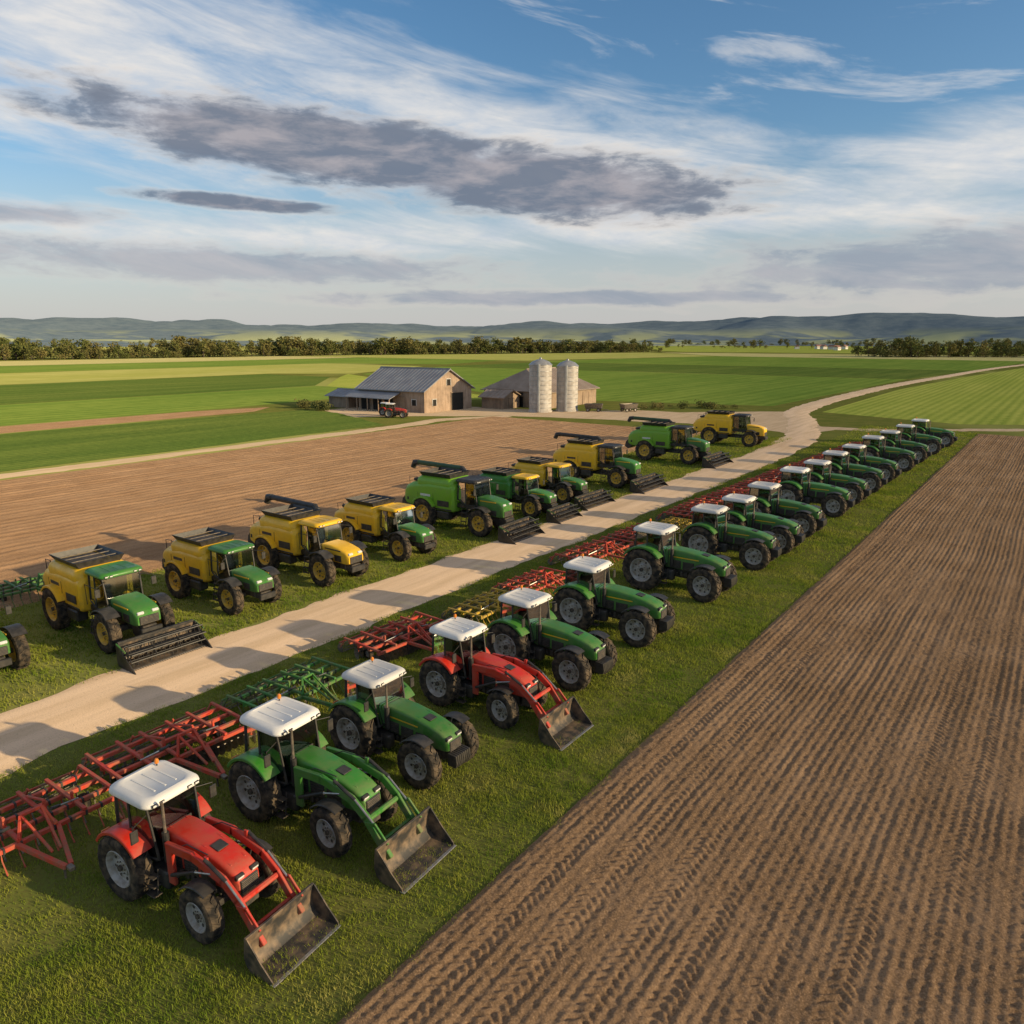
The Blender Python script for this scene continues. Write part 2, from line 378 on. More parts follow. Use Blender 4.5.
# ------------------------------------------------------------ implements
def cultivator(col,Wd=4.4,disc=False):
    b=MB(); zf=.72; hw=Wd/2
    xs=[.8,.15,-.5,-1.15]
    for x in xs: b.beam((x,-hw,zf),(x,hw,zf),.12,.12,col)
    ys=[-hw+.05,-hw*.55,-.45,.45,hw*.55,hw-.05]
    for y in ys: b.beam((.85,y,zf+.11),(-1.55,y,zf+.11),.10,.09,col)
    for s in(-1,1):
        b.beam((.85,s*.5,zf),(2.5,s*.06,.55),.11,.13,col); b.beam((.8,s*.45,zf),(.6,s*.25,1.35),.08,.1,col)
        b.beam((.6,s*.25,1.35),(1.9,s*.10,.75),.06,.07,col)
        b.tube([(.5,s*.5,1.1),(.35,s*hw*.35,.98)],.045,'black',6); b.tube([(.35,s*hw*.35,.98),(.2,s*hw*.6,.86)],.025,'bright',6)
        b.beam((.1,s*.5,zf),(.1,s*.5,1.2),.08,.08,col); b.beam((.1,s*.5,1.2),(-1.1,s*.5,.85),.06,.06,col)
        b.beam((.1,s*hw*.55,zf),(.1,s*hw*.55,1.08),.07,.07,col)
        for x in (-.1,): b.beam((x,s*hw*.78,zf),(x-.35,s*hw*.78,.30),.06,.08,'black')
    b.beam((.6,-.27,1.35),(.6,.27,1.35),.08,.08,col); b.box((2.6,0,.55),(.25,.14,.1),'steel')
    b.beam((2.2,.0,.5),(2.2,0,.05),.05,.05,'steel'); 
    for s in(-1,1):
        for xx in(-.45,):
            r=.26; b2=[(-.09,r*.55),(-.1,r*.9),(-.07,r),(.07,r),(.1,r*.9),(.09,r*.55)]
            o=len(b.v); b.lathe(b2,18,'rubber'); b.lathe([(-.06,r*.56),(-.03,.02)],14,'rimgrey'); b.lathe([(.06,r*.56),(.03,.02)],14,'rimgrey')
            for i in range(o,len(b.v)): p=b.v[i]; b.v[i]=(p[0]+xx,p[1]+s*hw*.78,p[2]+r)
    if disc:
        for x,sg in((.5,1),(-.8,-1)):
            n=int(Wd/.24)
            b.tube([(x,-hw,.30),(x,hw,.30)],.03,'steel',6)
            for i in range(n):
                y=-hw+.1+i*(Wd-.2)/(n-1); o=len(b.v)
                b.lathe([(0,.29),(.035,.2),(.05,.05),(.05,.001)],14,'steel')
                ca,sa=math.cos(.3*sg),math.sin(.3*sg)
                for q in range(o,len(b.v)): p=b.v[q]; b.v[q]=(p[0]*ca-p[1]*sa+x,p[0]*sa+p[1]*ca+y,p[2]+.28)
                if i%4==0: b.beam((x,y+.1,.34),(x,y+.1,zf),.05,.08,col)
    else:
        for r_,x in enumerate(xs):
            n=int(Wd/.42)
            for i in range(n):
                y=-hw+.15+(i+(r_%2)*.5)*(Wd-.3)/n
                pts=[(x,y,zf-.03),(x-.13,y,zf+.0),(x-.25,y,zf-.16),(x-.20,y,zf-.40),(x-.02,y,zf-.62),(x+.06,y,zf-.72)]
                b.tube(pts,[.024,.024,.024,.022,.022,.032],'steel' if r_%2 else col,4)
                b.box((x,y,zf),(.15,.06,.15),'chassis',.01)
    n=9
    for k in range(n):
        a=2*math.pi*k/n
        b.tube([(-1.95+.20*math.cos(a+.5*j),-hw+.1+j*(Wd-.2)/4,.22+.20*math.sin(a+.5*j)) for j in range(5)],.015,'steel',4)
    for j in range(6):
        y=-hw+.1+j*(Wd-.2)/5; o=len(b.v); b.lathe([(-.01,.19),(-.01,.02),(.01,.02),(.01,.19),(-.01,.19)],12,'steel')
        for q in range(o,len(b.v)): p=b.v[q]; b.v[q]=(p[0]-1.95,p[1]+y,p[2]+.22)
    for s in(-1,-.33,.33,1): b.beam((-1.5,s*(hw-.1),zf+.1),(-1.95,s*(hw-.1),.25),.05,.08,col)
    b.beam((-1.95,-hw+.05,.5),(-1.95,hw-.05,.5),.05,.06,col)
    return b.mesh('cultivator_frame')
def implement(col,x,y,s=1,disc=False,Wd=4.4,rz=0):
    nm={'impred':'red','impgreen':'green','impyellow':'yellow'}[col]
    e=empty(nm+('_disc_harrow' if disc else '_cultivator'),(x,y,0),rz,s)
    obj('frame',cached(('im',col,disc,Wd),cultivator,col,Wd,disc),e); return e
# ------------------------------------------------------------ harvester
def header_mesh(col,Wd):
    b=MB(); hw=Wd/2
    b.prism([(0,.95),(-.06,.95),(-.12,.3),(-.05,.12),(.75,.06),(.75,.09),(.0,.17),(-.06,.32)],-hw,hw,'bucket')
    for s in(-1,1):
        b.prism([(-.12,.98),(-.14,.2),(-.05,.06),(.85,.03),(1.25,.05),(.95,.28),(.4,.62),(.1,.98)],s*hw,s*(hw+.05),'black')
        b.beam((-.05,s*(hw+.06),1.0),(.65,s*(hw+.06),.80),.05,.06,col)
    b.beam((-.06,-hw,1.0),(-.06,hw,1.0),.1,.1,'black')
    b.tube([(.12,-hw,.38),(.12,hw,.38)],.09,'steel',10)
    n=int(Wd/.3); fl=[];N_=n*10
    for i in range(N_+1):
        t=2*math.pi*i/10; y=-hw+Wd*i/N_
        fl.append([(.12+.09*math.cos(t),y,.38+.09*math.sin(t)),(.12+.19*math.cos(t),y,.38+.19*math.sin(t))])
    b.loft(fl,'bucket',(False,False),closed=False)
    b.tube([(.62,-hw,.66),(.62,hw,.66)],.05,'black',8)
    for k in range(6):
        a=2*math.pi*k/6+.2; x,z=.62+.36*math.cos(a),.66+.36*math.sin(a)
        b.tube([(x,-hw+.03,z),(x,hw-.03,z)],.03,'black',6)
        for j in range(int(Wd/.18)):
            y=-hw+.1+j*.18; b.tube([(x,y,z),(x+.03,y,z-.2)],.01,'black',3)
        for j in range(4):
            y=-hw+.04+j*(Wd-.08)/3; b.beam((.62,y,.66),(x,y,z),.03,.05,'black')
    b.box((.8,0,.08),(.12,Wd,.03),'bright',.005)
    for j in range(int(Wd/.1)): b.box((.9,-hw+.05+j*.1,.08),(.12,.02,.02),'steel',.004)
    b.prism([(-.1,.85),(-.1,.35),(-1.3,.75),(-1.3,1.25)],-.38,.38,'black')
    return b.mesh('header')
HW=4.5
def harv_body(ca,cb,big,auger,cabroof):
    b=MB(); top=2.78 if not big else 3.08; xr=-2.15; xf=2.4
    b.box((2.0,0,1.02),(6.8,.7,.34),'chassis',.04); b.box((HW,0,.9),(.3,2.0,.22),'chassis',.03)
    b.tube([(0,-1.1,1.0),(0,1.1,1.0)],.15,'chassis',10)
    st=[(xr,1.4,1.62,top-.9),(xr+.06,1.66,1.48,top-.72),(xr+.3,1.96,1.36,top-.46),(xr+.8,2.2,1.27,top-.22),(-.6,2.36,1.22,top-.08),(.3,2.42,1.22,top-.0),(1.3,2.42,1.22,top),(xf-.15,2.36,1.22,top-.02),(xf,2.15,1.3,top-.14)]
    b.loft([rr(x,w,zb,zt,.36,7) for x,w,zb,zt in st],ca)
    tk=[]
    for z,i,w in((top-.30,-.04,2.30),(top-.02,-.06,2.34),(top+.16,.0,2.24),(top+.27,.12,2.02),(top+.31,.22,1.84)): tk.append(rrz(z,-.75+i,2.2-i,w,.32,5))
    b.loft(tk,ca)
    # open grain tank extensions: sloping black flaps around the rim, grain cover inside
    for s in(-1,1):
        b.add([(-.45,s*.88,top+.29),(1.9,s*.88,top+.29),(2.0,s*1.08,top+.58),(-.55,s*1.08,top+.58),(-.45,s*.84,top+.29),(1.9,s*.84,top+.29),(2.0,s*1.05,top+.59),(-.55,s*1.05,top+.59)],[[0,1,2,3],[4,5,6,7],[3,2,6,7],[0,3,7,4],[1,2,6,5]],'black')
    for xa,xb in((-.45,-.55),(1.9,2.0)):
        b.add([(xa,-.88,top+.29),(xa,.88,top+.29),(xb,1.06,top+.58),(xb,-1.06,top+.58),(xa+.03,-.88,top+.29),(xa+.03,.88,top+.29),(xb+.03,1.06,top+.59),(xb+.03,-1.06,top+.59)],[[0,1,2,3],[4,5,6,7],[3,2,6,7]],'black')
    b.loft([rrz(z,-.42+i,1.87-i,1.7-2*i,.1,3) for z,i in((top+.30,0),(top+.36,.25),(top+.38,.4))],'chassis')
    for xx in(.1,.75,1.4): b.beam((xx,-1.0,top+.5),(xx,1.0,top+.5),.04,.04,'steel')
    for s in(-1,1):
        y=s*1.21
        b.box((.72,y,1.88),(.02,.025,1.0),'black',.004); b.box((-.62,s*1.175,1.84),(.02,.03,.95),'black',.004)
        b.box((.7,y,1.38),(3.1,.03,.09),'black',.01)
        b.box((1.55,y+s*.002,1.76),(.95,.02,.38),'black',.04)
        for q in range(6): b.box((1.55,y+s*.012,1.63+q*.055),(.86,.02,.018),'chassis',.004)
        b.box((.05,s*1.207,2.18),(.85,.012,.15),'white' if ca in('lime','green') else 'black',.003)
        b.box((-1.55,s*1.04,1.75),(.3,.03,.2),'black',.03)
        arcfender(b,0,1.0,1.06,30,140,s*.98,s*1.50,ca,.04,12,.06)
        arcfender(b,HW,.9,.98,48,140,s*.85,s*1.42,'black',.03,8,.03)
        b.box((xf-.9,s*1.0,1.0),(1.0,.5,.5),'black',.06)
    b.prism([(xr+.1,1.95),(xr-.25,1.6),(xr-.33,1.15),(xr+.0,.95),(xr+.5,1.3)],-.75,.75,'black')
    for s in(-1,1): b.box((xr+.0,s*.6,top-1.0),(.06,.14,.2),'orange',.01)
    b.box((-1.15,0,top-.10),(.65,1.3,.2),'black',.06); b.tube([(-1.2,.55,top-.2),(-1.2,.55,top+.35)],.06,'steel',8)
    for s in(-1,1):
        b.tube([(-1.6,s*.85,top-.45),(-1.6,s*.85,top+.12),(-.9,s*.92,top+.2),(-.9,s*.92,top-.15)],.02,'black',5)
    cz=1.55 if not big else 1.82
    b.box((xf+.72,0,cz-.12),(1.55,1.6,.26),'black',.04)
    cab_mesh(b,xf+.05,xf+1.6,cz,cz+1.42,1.74,cabroof)
    for s in(-1,1):
        for e in(-.2,.2): b.beam((xf+.75+e,s*1.15,.45),(xf+.75+e,s*.95,cz),.035,.035,'black')
        for q in range(4): b.box((xf+.75,s*(1.13-.04*q),.5+q*.28),(.4,.14,.03),'chassis',.005)
        b.tube([(xf+.2,s*1.0,cz+.1),(xf+.2,s*1.02,cz+1.0),(xf+1.2,s*1.02,cz+1.0)],.017,'black',5)
        b.tube([(xf+1.5,s*.75,cz+1.3),(xf+1.75,s*1.2,cz+1.2),(xf+1.75,s*1.2,cz+.9)],.016,'black',5); b.box((xf+1.75,s*1.2,cz+.95),(.05,.22,.36),'black',.03)
    h0=xf+1.42; XE=5.85; L=XE-h0; zt=cz+.55
    st=[(0,1.0,1.25,zt),(.3,1.0,1.25,zt),(.6,.97,1.24,zt-.08),(.85,.93,1.22,zt-.20),(.95,.88,1.22,zt-.30),(1.0,.80,1.26,zt-.44)]
    b.loft([rr(h0+x*L,1.2*w,zb,z_,.13,3) for x,w,zb,z_ in st],cb)
    for s in(-1,1):
        b.beam((h0+.1,s*.36,zt-.0),(h0+L*.6,s*.34,zt-.085),.06,.03,cb,.01)
        for i in range(2):
            xx=h0+L*(.33+.3*i); b.box((xx,s*.60*(.99-.03*i),1.48),(.52,.03,.34),'black',.02)
            for q in range(4): b.box((xx,s*(.60*(.99-.03*i)+.015),1.37+q*.07),(.48,.02,.02),'chassis',.004)
        b.box((h0+L*.965,s*.31,zt-.36),(.12,.28,.13),'lamp',.02,Matrix.Rotation(math.radians(35),3,'Y'))
        b.box((h0+L*.45,s*.595,zt-.2),(L*.6,.02,.06),'yellow' if cb!='yellow' else 'black',.003)
    b.box((XE-.01,0,1.44),(.08,.82,.36),'black',.02)
    for q in range(6): b.box((XE+.035,0,1.31+q*.055),(.02,.76,.016),'steel',.004)
    b.box((XE-.35,0,1.0),(.7,.6,.36),'chassis',.03); b.box((XE+.1,0,.98),(.16,.9,.30),'black',.03)
    if auger:
        b.tube([(1.5,.95,top+.1),(1.5,1.15,top+.52),(1.2,1.2,top+.66)],.18,'black',10)
        b.tube([(1.3,1.2,top+.64),(-2.7,1.2,top+.70)],.17,'black' if ca!='lime' else 'dkgreen',10)
        b.tube([(-2.6,1.2,top+.70),(-2.98,1.2,top+.66),(-3.15,1.2,top+.32)],[.19,.21,.19],'black',10)
    return b.mesh('harvester_body')
def harvester(nm,ca,cb,x,y,s=1,big=False,auger=False,header=0,roof='black',rim='rimyellow',rz=0):
    e=empty(nm,(x-HW*s,y,0),rz,s)
    obj('body',cached(('hb',ca,cb,big,auger,roof),harv_body,ca,cb,big,auger,roof),e)
    wr=cached(('hw','r',rim),wheel_mesh,1.0,.52,rim,20); wf=cached(('hw','f',rim),wheel_mesh,.88,.50,rim,18)
    for sg in(-1,1):
        r=0 if sg<0 else math.pi
        obj('rear_wheel',wr,e,(0,sg*1.27,.99),(0,0,r)); obj('front_wheel',wf,e,(HW,sg*1.14,.87),(0,0,r))
    if header: obj('header',cached(('hd',cb,header),header_mesh,cb,header),e,(6.4,0,0))
    return e
# ------------------------------------------------------------ place vehicles
tl=[('A','red',-14.55,8.2,.98,1,.10),('A','green',-14.45,12.05,1.05,1,.07),('B','green',-14.65,15.9,.95,0,.02),('A','red',-14.8,20.4,1.03,1,.0),
 ('B','green',-14.35,24.5,1.03,0,-.02),('B','green',-14.3,29.8,1.08,0,.03),('B','green',-14.2,37.4,1.16,0,.0),('B','green',-14.0,44.4,1.12,0,.04),('B','green',-13.8,48.9,1.1,0,.0),
 ('B','green',-13.8,54.2,1.12,0,-.03),('B','green',-13.7,61.8,1.16,0,.03),('B','green',-13.6,67.6,1.12,0,-.02),('B','green',-13.5,73.6,1.15,0,.03),('B','green',-13.4,80.2,1.12,0,-.04),
 ('B','green',-13.1,88,1.16,0,.02),('B','green',-12.9,95.5,1.12,0,0),('B','green',-12.6,103.5,1.12,0,.04),('B','green',-12.2,112,1.12,0,0)]
for i,(k,c,x,y,s,l,rz) in enumerate(tl):
    tractor(k,c,x,y,s,bool(l),rz)
im=[('impred',-21.3,6.6,1.0,0,4.4),('impred',-21.8,11.3,1.0,1,4.4),('impgreen',-22.1,16.3,.95,0,4.4),('impred',-22.5,22.4,.98,1,4.4),('impyellow',-21.9,28.0,.85,0,4.4),
 ('impred',-22.0,32.4,.9,0,4.4),('impred',-22.3,39.5,1.0,0,5.4),('impred',-22.4,45.2,.9,1,4.4),('impyellow',-21.6,49,.8,0,4.4),('impred',-22.2,54,1.0,1,5.4),('impred',-21.9,60,1.05,0,5.4),('impred',-21.7,66,1.05,0,5.4),
 ('impred',-21.5,72,1.05,1,5.4),('impred',-21.3,78,1.05,0,5.4),('impred',-21,85,1.0,0,5.4),('impred',-20.7,92,1.0,1,5.4),('impred',-20.4,100,1.0,0,5.4),('impgreen',-43.4,16,1.0,0,4.4),('impgreen',-42.9,10.2,1.0,1,4.4)]
for c,x,y,s,d,w in im: implement(c,x,y,s,bool(d),w,random.uniform(-.06,.06))
hl=[('combine_harvester','yellow','green',-34.2,10.2,1.0,False,False,0,'black'),
 ('combine_harvester','yellow','green',-32.8,15.7,1.06,False,False,3.2,'green'),
 ('combine_harvester','yellow','green',-32.6,21.5,1.0,False,False,0,'green'),
 ('combine_harvester','yellow','yellow',-32.4,27.3,1.08,False,True,0,'yellow'),
 ('combine_harvester','yellow','green',-32.4,33.4,1.0,False,False,0,'yellow'),
 ('combine_harvester','lime','green',-32.2,41.0,1.12,True,True,3.2,'black'),
 ('combine_harvester','green','green',-32.5,47.6,.98,False,False,3.2,'yellow'),
 ('combine_harvester','yellow','green',-33.2,53.6,1.0,False,False,4.4,'yellow'),
 ('combine_harvester','yellow','green',-33.0,62.5,1.12,True,True,4.4,'black'),
 ('combine_harvester','lime','green',-33.2,79.5,1.18,True,True,4.4,'black'),
 ('combine_harvester','yellow','yellow',-32.6,97,1.18,True,False,0,'black')]
for nm,ca,cb,x,y,s,bg,au,hd,rf in hl: harvester(nm,ca,cb,x,y,s,bg,au,hd,rf,rz=random.uniform(-.04,.04))
tractor('A','red',-95,95.5,.9,False,.5); tractor('A','red',-98.5,97.5,.85,False,.3)
# ------------------------------------------------------------ numpy noise
G=[rng.random((256,256)) for _ in range(8)]
def vn(x,y,sc,k=0):
    u=np.asarray(x)/sc+17.3*k; v=np.asarray(y)/sc+5.1*k
    iu=np.floor(u).astype(int); iv=np.floor(v).astype(int); fu=u-iu; fv=v-iv
    fu=fu*fu*(3-2*fu); fv=fv*fv*(3-2*fv); g=G[k%8]
    a=g[iu%256,iv%256]; b=g[(iu+1)%256,iv%256]; c=g[iu%256,(iv+1)%256]; d=g[(iu+1)%256,(iv+1)%256]
    return (a*(1-fu)+b*fu)*(1-fv)+(c*(1-fu)+d*fu)*fv
def npmesh(name,V,F,mats,mi=None,smooth=True):
    me=bpy.data.meshes.new(name); k=F.shape[1]
    me.vertices.add(len(V)); me.vertices.foreach_set('co',V.astype(np.float32).ravel())
    me.loops.add(F.size); me.loops.foreach_set('vertex_index',F.astype(np.int32).ravel())
    me.polygons.add(len(F)); me.polygons.foreach_set('loop_start',np.arange(0,F.size,k,dtype=np.int32))
    for m in (mats if isinstance(mats,list) else [mats]): me.materials.append(m)
    if mi is not None: me.polygons.foreach_set('material_index',mi.astype(np.int32))
    me.polygons.foreach_set('use_smooth',np.full(len(F),smooth))
    me.update(calc_edges=True); me.validate(); return obj(name,me)
def gridmesh(name,xs,ys,zf,mat):
    Xg,Yg=np.meshgrid(xs,ys,indexing='ij'); Z=zf(Xg,Yg)
    V=np.stack([Xg,Yg,Z],-1).reshape(-1,3); nx,ny=len(xs),len(ys)
    i=np.arange((nx-1)*(ny-1)); a=(i//(ny-1))*ny+i%(ny-1)
    return npmesh(name,V,np.stack([a,a+ny,a+ny+1,a+1],-1),mat)
# ------------------------------------------------------------ ground materials
def groundmat():
    m,nt,b=matte('grass_ground'); v=pos(nt)
    n1=noise(nt,v,.35,3,.6); n2=noise(nt,v,9,3,.6); n3=noise(nt,v,.012,3,.5)
    c=mixc(nt,mapr(nt,n1,.35,.65),(.13,.18,.03),(.23,.235,.055))
    c=mixc(nt,mapr(nt,n2,.3,.7),c,(.11,.105,.035))
    c=mixc(nt,mapr(nt,n3,.5,.62),c,(.29,.30,.09))
    nt.links.new(c,b.inputs['Color']); return m
def soilmat(name,c1,c2,rows=None,bs=.8,rw=.3):
    m,nt,b=matte(name); v=pos(nt)
    n1=noise(nt,v,.25,2,.6); n2=noise(nt,v,18,4,.8); n3=noise(nt,v,.5,3,.6,(3,.12,1))
    c=mixc(nt,mapr(nt,n1,.35,.65),c1,c2); c=mixc(nt,mapr(nt,n3,.42,.66,0,.55),c,tuple(x*.66 for x in c1))
    c=mixc(nt,mapr(nt,n2,.5,.70),c,tuple(x*1.45 for x in c2)); c=mixc(nt,mapr(nt,n2,.46,.3,0,.75),c,tuple(x*.35 for x in c1))
    nt.links.new(c,b.inputs['Color'])
    h=n2
    if rows:
        sep=nd(nt,'ShaderNodeSeparateXYZ'); nt.links.new(v,sep.inputs[0])
        w=mth(nt,'SINE',mth(nt,'MULTIPLY',mth(nt,'ADD',sep.outputs[0],mth(nt,'MULTIPLY',n1,.5)),6.283/rows))
        h=mth(nt,'ADD',h,mth(nt,'MULTIPLY',w,rw)); 
    bump(nt,b,h,bs,.06); return m
def cropmat(name,c1,c2,c3,rows=1.5,rs=.5,bscale=1.2):
    m,nt,b=matte(name); v=pos(nt)
    sep=nd(nt,'ShaderNodeSeparateXYZ'); nt.links.new(v,sep.inputs[0])
    n1=noise(nt,v,.03,4,.7,(1,.35,1)); n2=noise(nt,v,bscale,3,.75); n3=noise(nt,v,.25,2,.6,(1,.05,1))
    w=mth(nt,'SINE',mth(nt,'MULTIPLY',mth(nt,'ADD',sep.outputs[0],mth(nt,'MULTIPLY',n2,.5)),6.283/rows))
    c=mixc(nt,mapr(nt,n1,.38,.62),c1,c2)
    f=mth(nt,'ADD',mth(nt,'MULTIPLY',mapr(nt,w,-1,1),rs),mth(nt,'ADD',mth(nt,'MULTIPLY',mapr(nt,n2,.35,.65),.45),mth(nt,'MULTIPLY',mapr(nt,n3,.4,.65),.35)))
    c=mixc(nt,mth(nt,'MULTIPLY',f,.8,clamp=True),c,c3)
    nt.links.new(c,b.inputs['Color']); bump(nt,b,n2,.5,.3); return m
def gravelmat(name,c1,c2,c3):
    m,nt,b=matte(name); v=pos(nt)
    n1=noise(nt,v,.7,4,.65,(1.6,.15,1)); n2=noise(nt,v,14,3,.8)
    c=mixc(nt,mapr(nt,n1,.35,.62),c1,c2); c=mixc(nt,mapr(nt,n2,.5,.75,0,.7),c,c3); c=mixc(nt,mapr(nt,n2,.42,.28,0,.7),c,tuple(x*.45 for x in c1))
    nt.links.new(c,b.inputs['Color']); bump(nt,b,n2,.5,.02); return m
GM=groundmat()
SOILR=soilmat('tilled_soil',(.27,.170,.096),(.36,.235,.14),None,.7); SOILL=soilmat('ploughed_soil',(.39,.235,.13),(.48,.30,.172),rows=1.1,rw=.75,bs=.9)
ROADM=gravelmat('gravel_road',(.66,.48,.31),(.82,.61,.42),(.48,.35,.23))
S=9000
npmesh('ground',np.array([[-S,-S,0],[S,-S,0],[S,S,0],[-S,S,0]],float),np.array([[0,1,2,3]]),GM)
xs=np.concatenate([np.arange(-10.35,2.6,.045),np.arange(2.6,45,.6)])
ys=np.concatenate([np.arange(-20,5,.5),np.arange(5,42,.05),np.arange(42,75,.14),np.arange(75,131,.35)])
def zr(x,y):
    xx=x+.30*(vn(x*.2,y,11,1)-.5)+.04*(vn(x,y,1.5,2)-.5)
    z=(.005+.013*vn(x,y,2.5,7))*np.sin(2*np.pi*xx/.27)+.008*np.sin(2*np.pi*xx/.81+1)
    z+=.018*(vn(x,y,.17,2)-.5)+.036*(vn(x,y,.085,3)-.5)+.015*(vn(x,y,.6,4)-.5)+.04*(vn(x,y,3,5)-.5)
    for i,xc in enumerate((-9.2,-7.9,-6.4,-5.2,-3.7,-2.3,-.8,.9)):
        xq=x+.30*(vn(x*.2,y,11,1)-.5)
        d=np.abs(xq-xc); mk=np.clip((.33-d)/.06,0,1)*np.clip((vn(x*.3+i*9,y,9,6)-.18)*3,.1,1)
        z+=mk*(-.016+.028*np.clip(np.sin(2*np.pi*(y+d*.85)/.25)*2,-.4,1)*(.5+.7*vn(x,y,.3,1)))
    e=np.minimum(np.clip((x+10.35)/.3,0,1),np.clip((130.5-y)/1.5,0,1))
    return .14*e-.03+z*e
field=gridmesh('ploughed_field',xs,ys,zr,SOILR)
xs=np.arange(-84,-42.3,.25); ys=np.concatenate([np.arange(-60,0,1.0),np.arange(0,109,.35)])
def zl(x,y):
    e=np.minimum(np.minimum(np.clip((x+84)/.8,0,1),np.clip((-42.4-x)/.8,0,1)),np.clip((108.5-y)/1.5,0,1))
    return -.03+e*(.14+.05*(vn(x,y,.5,1)-.5)+.06*(vn(x,y,2.5,2)-.5)+.02*np.sin(2*np.pi*x/1.5))
gridmesh('ploughed_field',xs,ys,zl,SOILL)
def ribbon(name,pts,w,mat,z=.02,step=1.0,edge=.35,crown=.03):
    P=[Vector((*p,0)) for p in pts]; out=[]
    P=[P[0]*2-P[1]]+P+[P[-1]*2-P[-2]]
    for i in range(1,len(P)-2):
        n=max(2,int((P[i+1]-P[i]).length/step))
        for k in range(n):
            t=k/n; a,b_,c,d=P[i-1],P[i],P[i+1],P[i+2]
            out.append(.5*((2*b_)+(c-a)*t+(2*a-5*b_+4*c-d)*t*t+(3*b_-a-3*c+d)*t**3))
    out.append(P[-2]); V=[];F=[];nc=9
    for i,p in enumerate(out):
        d=(out[min(i+1,len(out)-1)]-out[max(i-1,0)]).normalized(); nrm=Vector((d.y,-d.x,0))
        wl=w/2+edge*(float(vn(p.x,p.y,2.2,3))-.5)+edge*.8*(float(vn(p.x,p.y,.9,4))-.5); wr=w/2+edge*(float(vn(p.x,p.y,2.2,5))-.5)+edge*.8*(float(vn(p.x,p.y,.9,6))-.5)
        for j in range(nc):
            t=j/(nc-1)*2-1; q=p+nrm*(t*(wl if t<0 else wr))
            zz=z+crown*(1-t*t)-.025*(math.exp(-((abs(t)-.45)/.12)**2)) if crown else z
            if abs(t)>.99: zz=z-.03
            V.append((q.x,q.y,zz))
    for i in range(len(out)-1):
        for j in range(nc-1): a=i*nc+j; F.append((a,a+1,a+nc+1,a+nc))
    return npmesh(name,np.array(V),np.array(F),mat)
ribbon('gravel_road',[(-28.2,-60),(-28.2,0),(-28.3,50),(-28.5,90),(-30.5,112),(-36,132),(-43,158),(-44.5,230),(-40,320),(-23,517),(40,900)],4.7,ROADM,.04,.4,.5,.05)
TRACK=gravelmat('dirt_track',(.50,.37,.24),(.62,.47,.32),(.34,.26,.15))
ribbon('dirt_track',[(-33,124),(-22,127),(-5,140),(40,172),(160,260)],3.4,TRACK,.03,1.2,1.0,.03)
ribbon('dirt_track',[(-86.5,-90),(-86.5,40),(-86.3,84),(-87.5,98),(-82,110)],3.2,TRACK,.03,1.2,.8,.03)
def patch(name,poly,mat,z,jit=0):
    V=[];n=len(poly)
    for i in range(n):
        a=Vector(poly[i]);b_=Vector(poly[(i+1)%n]); k=max(1,int((b_-a).length/ (4 if jit else 1e9)))
        for q in range(k):
            p=a.lerp(b_,q/k); V.append((p.x+random.uniform(-jit,jit),p.y+random.uniform(-jit,jit),z))
    me=bpy.data.meshes.new(name); me.from_pydata(V,[],[list(range(len(V)))]); me.materials.append(mat); return obj(name,me)
patch('farmyard',[(-104,92),(-90,104),(-84,110),(-72,113),(-50,118),(-38,117),(-31,112),(-29,122),(-36,136),(-43,150),(-60,136),(-70,134),(-76,126),(-98,122),(-118,112),(-118,98)],TRACK,.012,.8)
LG=cropmat('crop_light_green',(.37,.41,.08),(.47,.47,.11),(.22,.28,.05),1.7,.6,.5)
MG=cropmat('crop_mid_green',(.17,.255,.05),(.25,.32,.065),(.10,.17,.03),4.0,.3,.3)
DG=cropmat('crop_dark_green',(.13,.195,.04),(.20,.245,.055),(.055,.10,.024),1.4,.45,1.0)
YG=cropmat('crop_yellow_green',(.38,.38,.10),(.47,.44,.15),(.26,.29,.07),8,.2,.1)
WH=cropmat('crop_wheat',(.50,.44,.19),(.56,.49,.24),(.36,.36,.13),5,.2,.1)
patch('crop_field',[(-38,152),(-14,143),(60,188),(170,262),(260,420),(180,620),(20,620),(-17,500),(-33,330),(-39,235)],LG,.02)
patch('crop_field',[(-8,300),(150,300),(190,420),(170,500),(-6,470)],YG,.035)
patch('crop_field',[(-126,-120),(-89.5,-120),(-89.5,86),(-112,96),(-122,96),(-126,60)],DG,.022,.3)
patch('crop_field',[(-184,-150),(-140,-150),(-138,90),(-142,150),(-184,150)],MG,.02)
patch('fallow_strip',[(-139,-150),(-127,-150),(-127,88),(-133,96),(-137,80)],SOILL,.016)
patch('crop_field',[(-265,-250),(-185,-250),(-185,150),(-225,190),(-265,190)],DG,.02)
patch('crop_field',[(-360,-350),(-268,-350),(-268,195),(-240,215),(-280,300),(-360,300)],YG,.02)
patch('crop_field',[(-460,-450),(-363,-450),(-363,303),(-290,330),(-320,420),(-460,420)],MG,.02)
patch('crop_field',[(-600,-500),(-464,-500),(-464,420),(-560,420)],WH,.02)
patch('crop_field',[(-235,215),(-105,146),(-50,160),(-48.5,235),(-47,300),(-266,300)],MG,.024)
patch('crop_field',[(-268,302),(-47,302),(-42,350),(-37,400),(-274,400)],DG,.024)
patch('crop_field',[(-276,403),(-36,403),(-28,520),(-20,600),(-250,640),(-285,450)],MG,.024)
patch('crop_field',[(-182,152),(-120,125),(-108,143),(-240,212),(-222,192)],LG,.018)
patch('crop_field',[(-556,425),(-302,425),(-255,650),(-390,790)],YG,.02)
patch('crop_field',[(-250,645),(-20,605),(20,640),(60,790),(-380,800)],WH,.02)
patch('crop_field',[(-1500,250),(-640,230),(-420,850),(-1100,1500),(-1900,1200)],YG,.02)
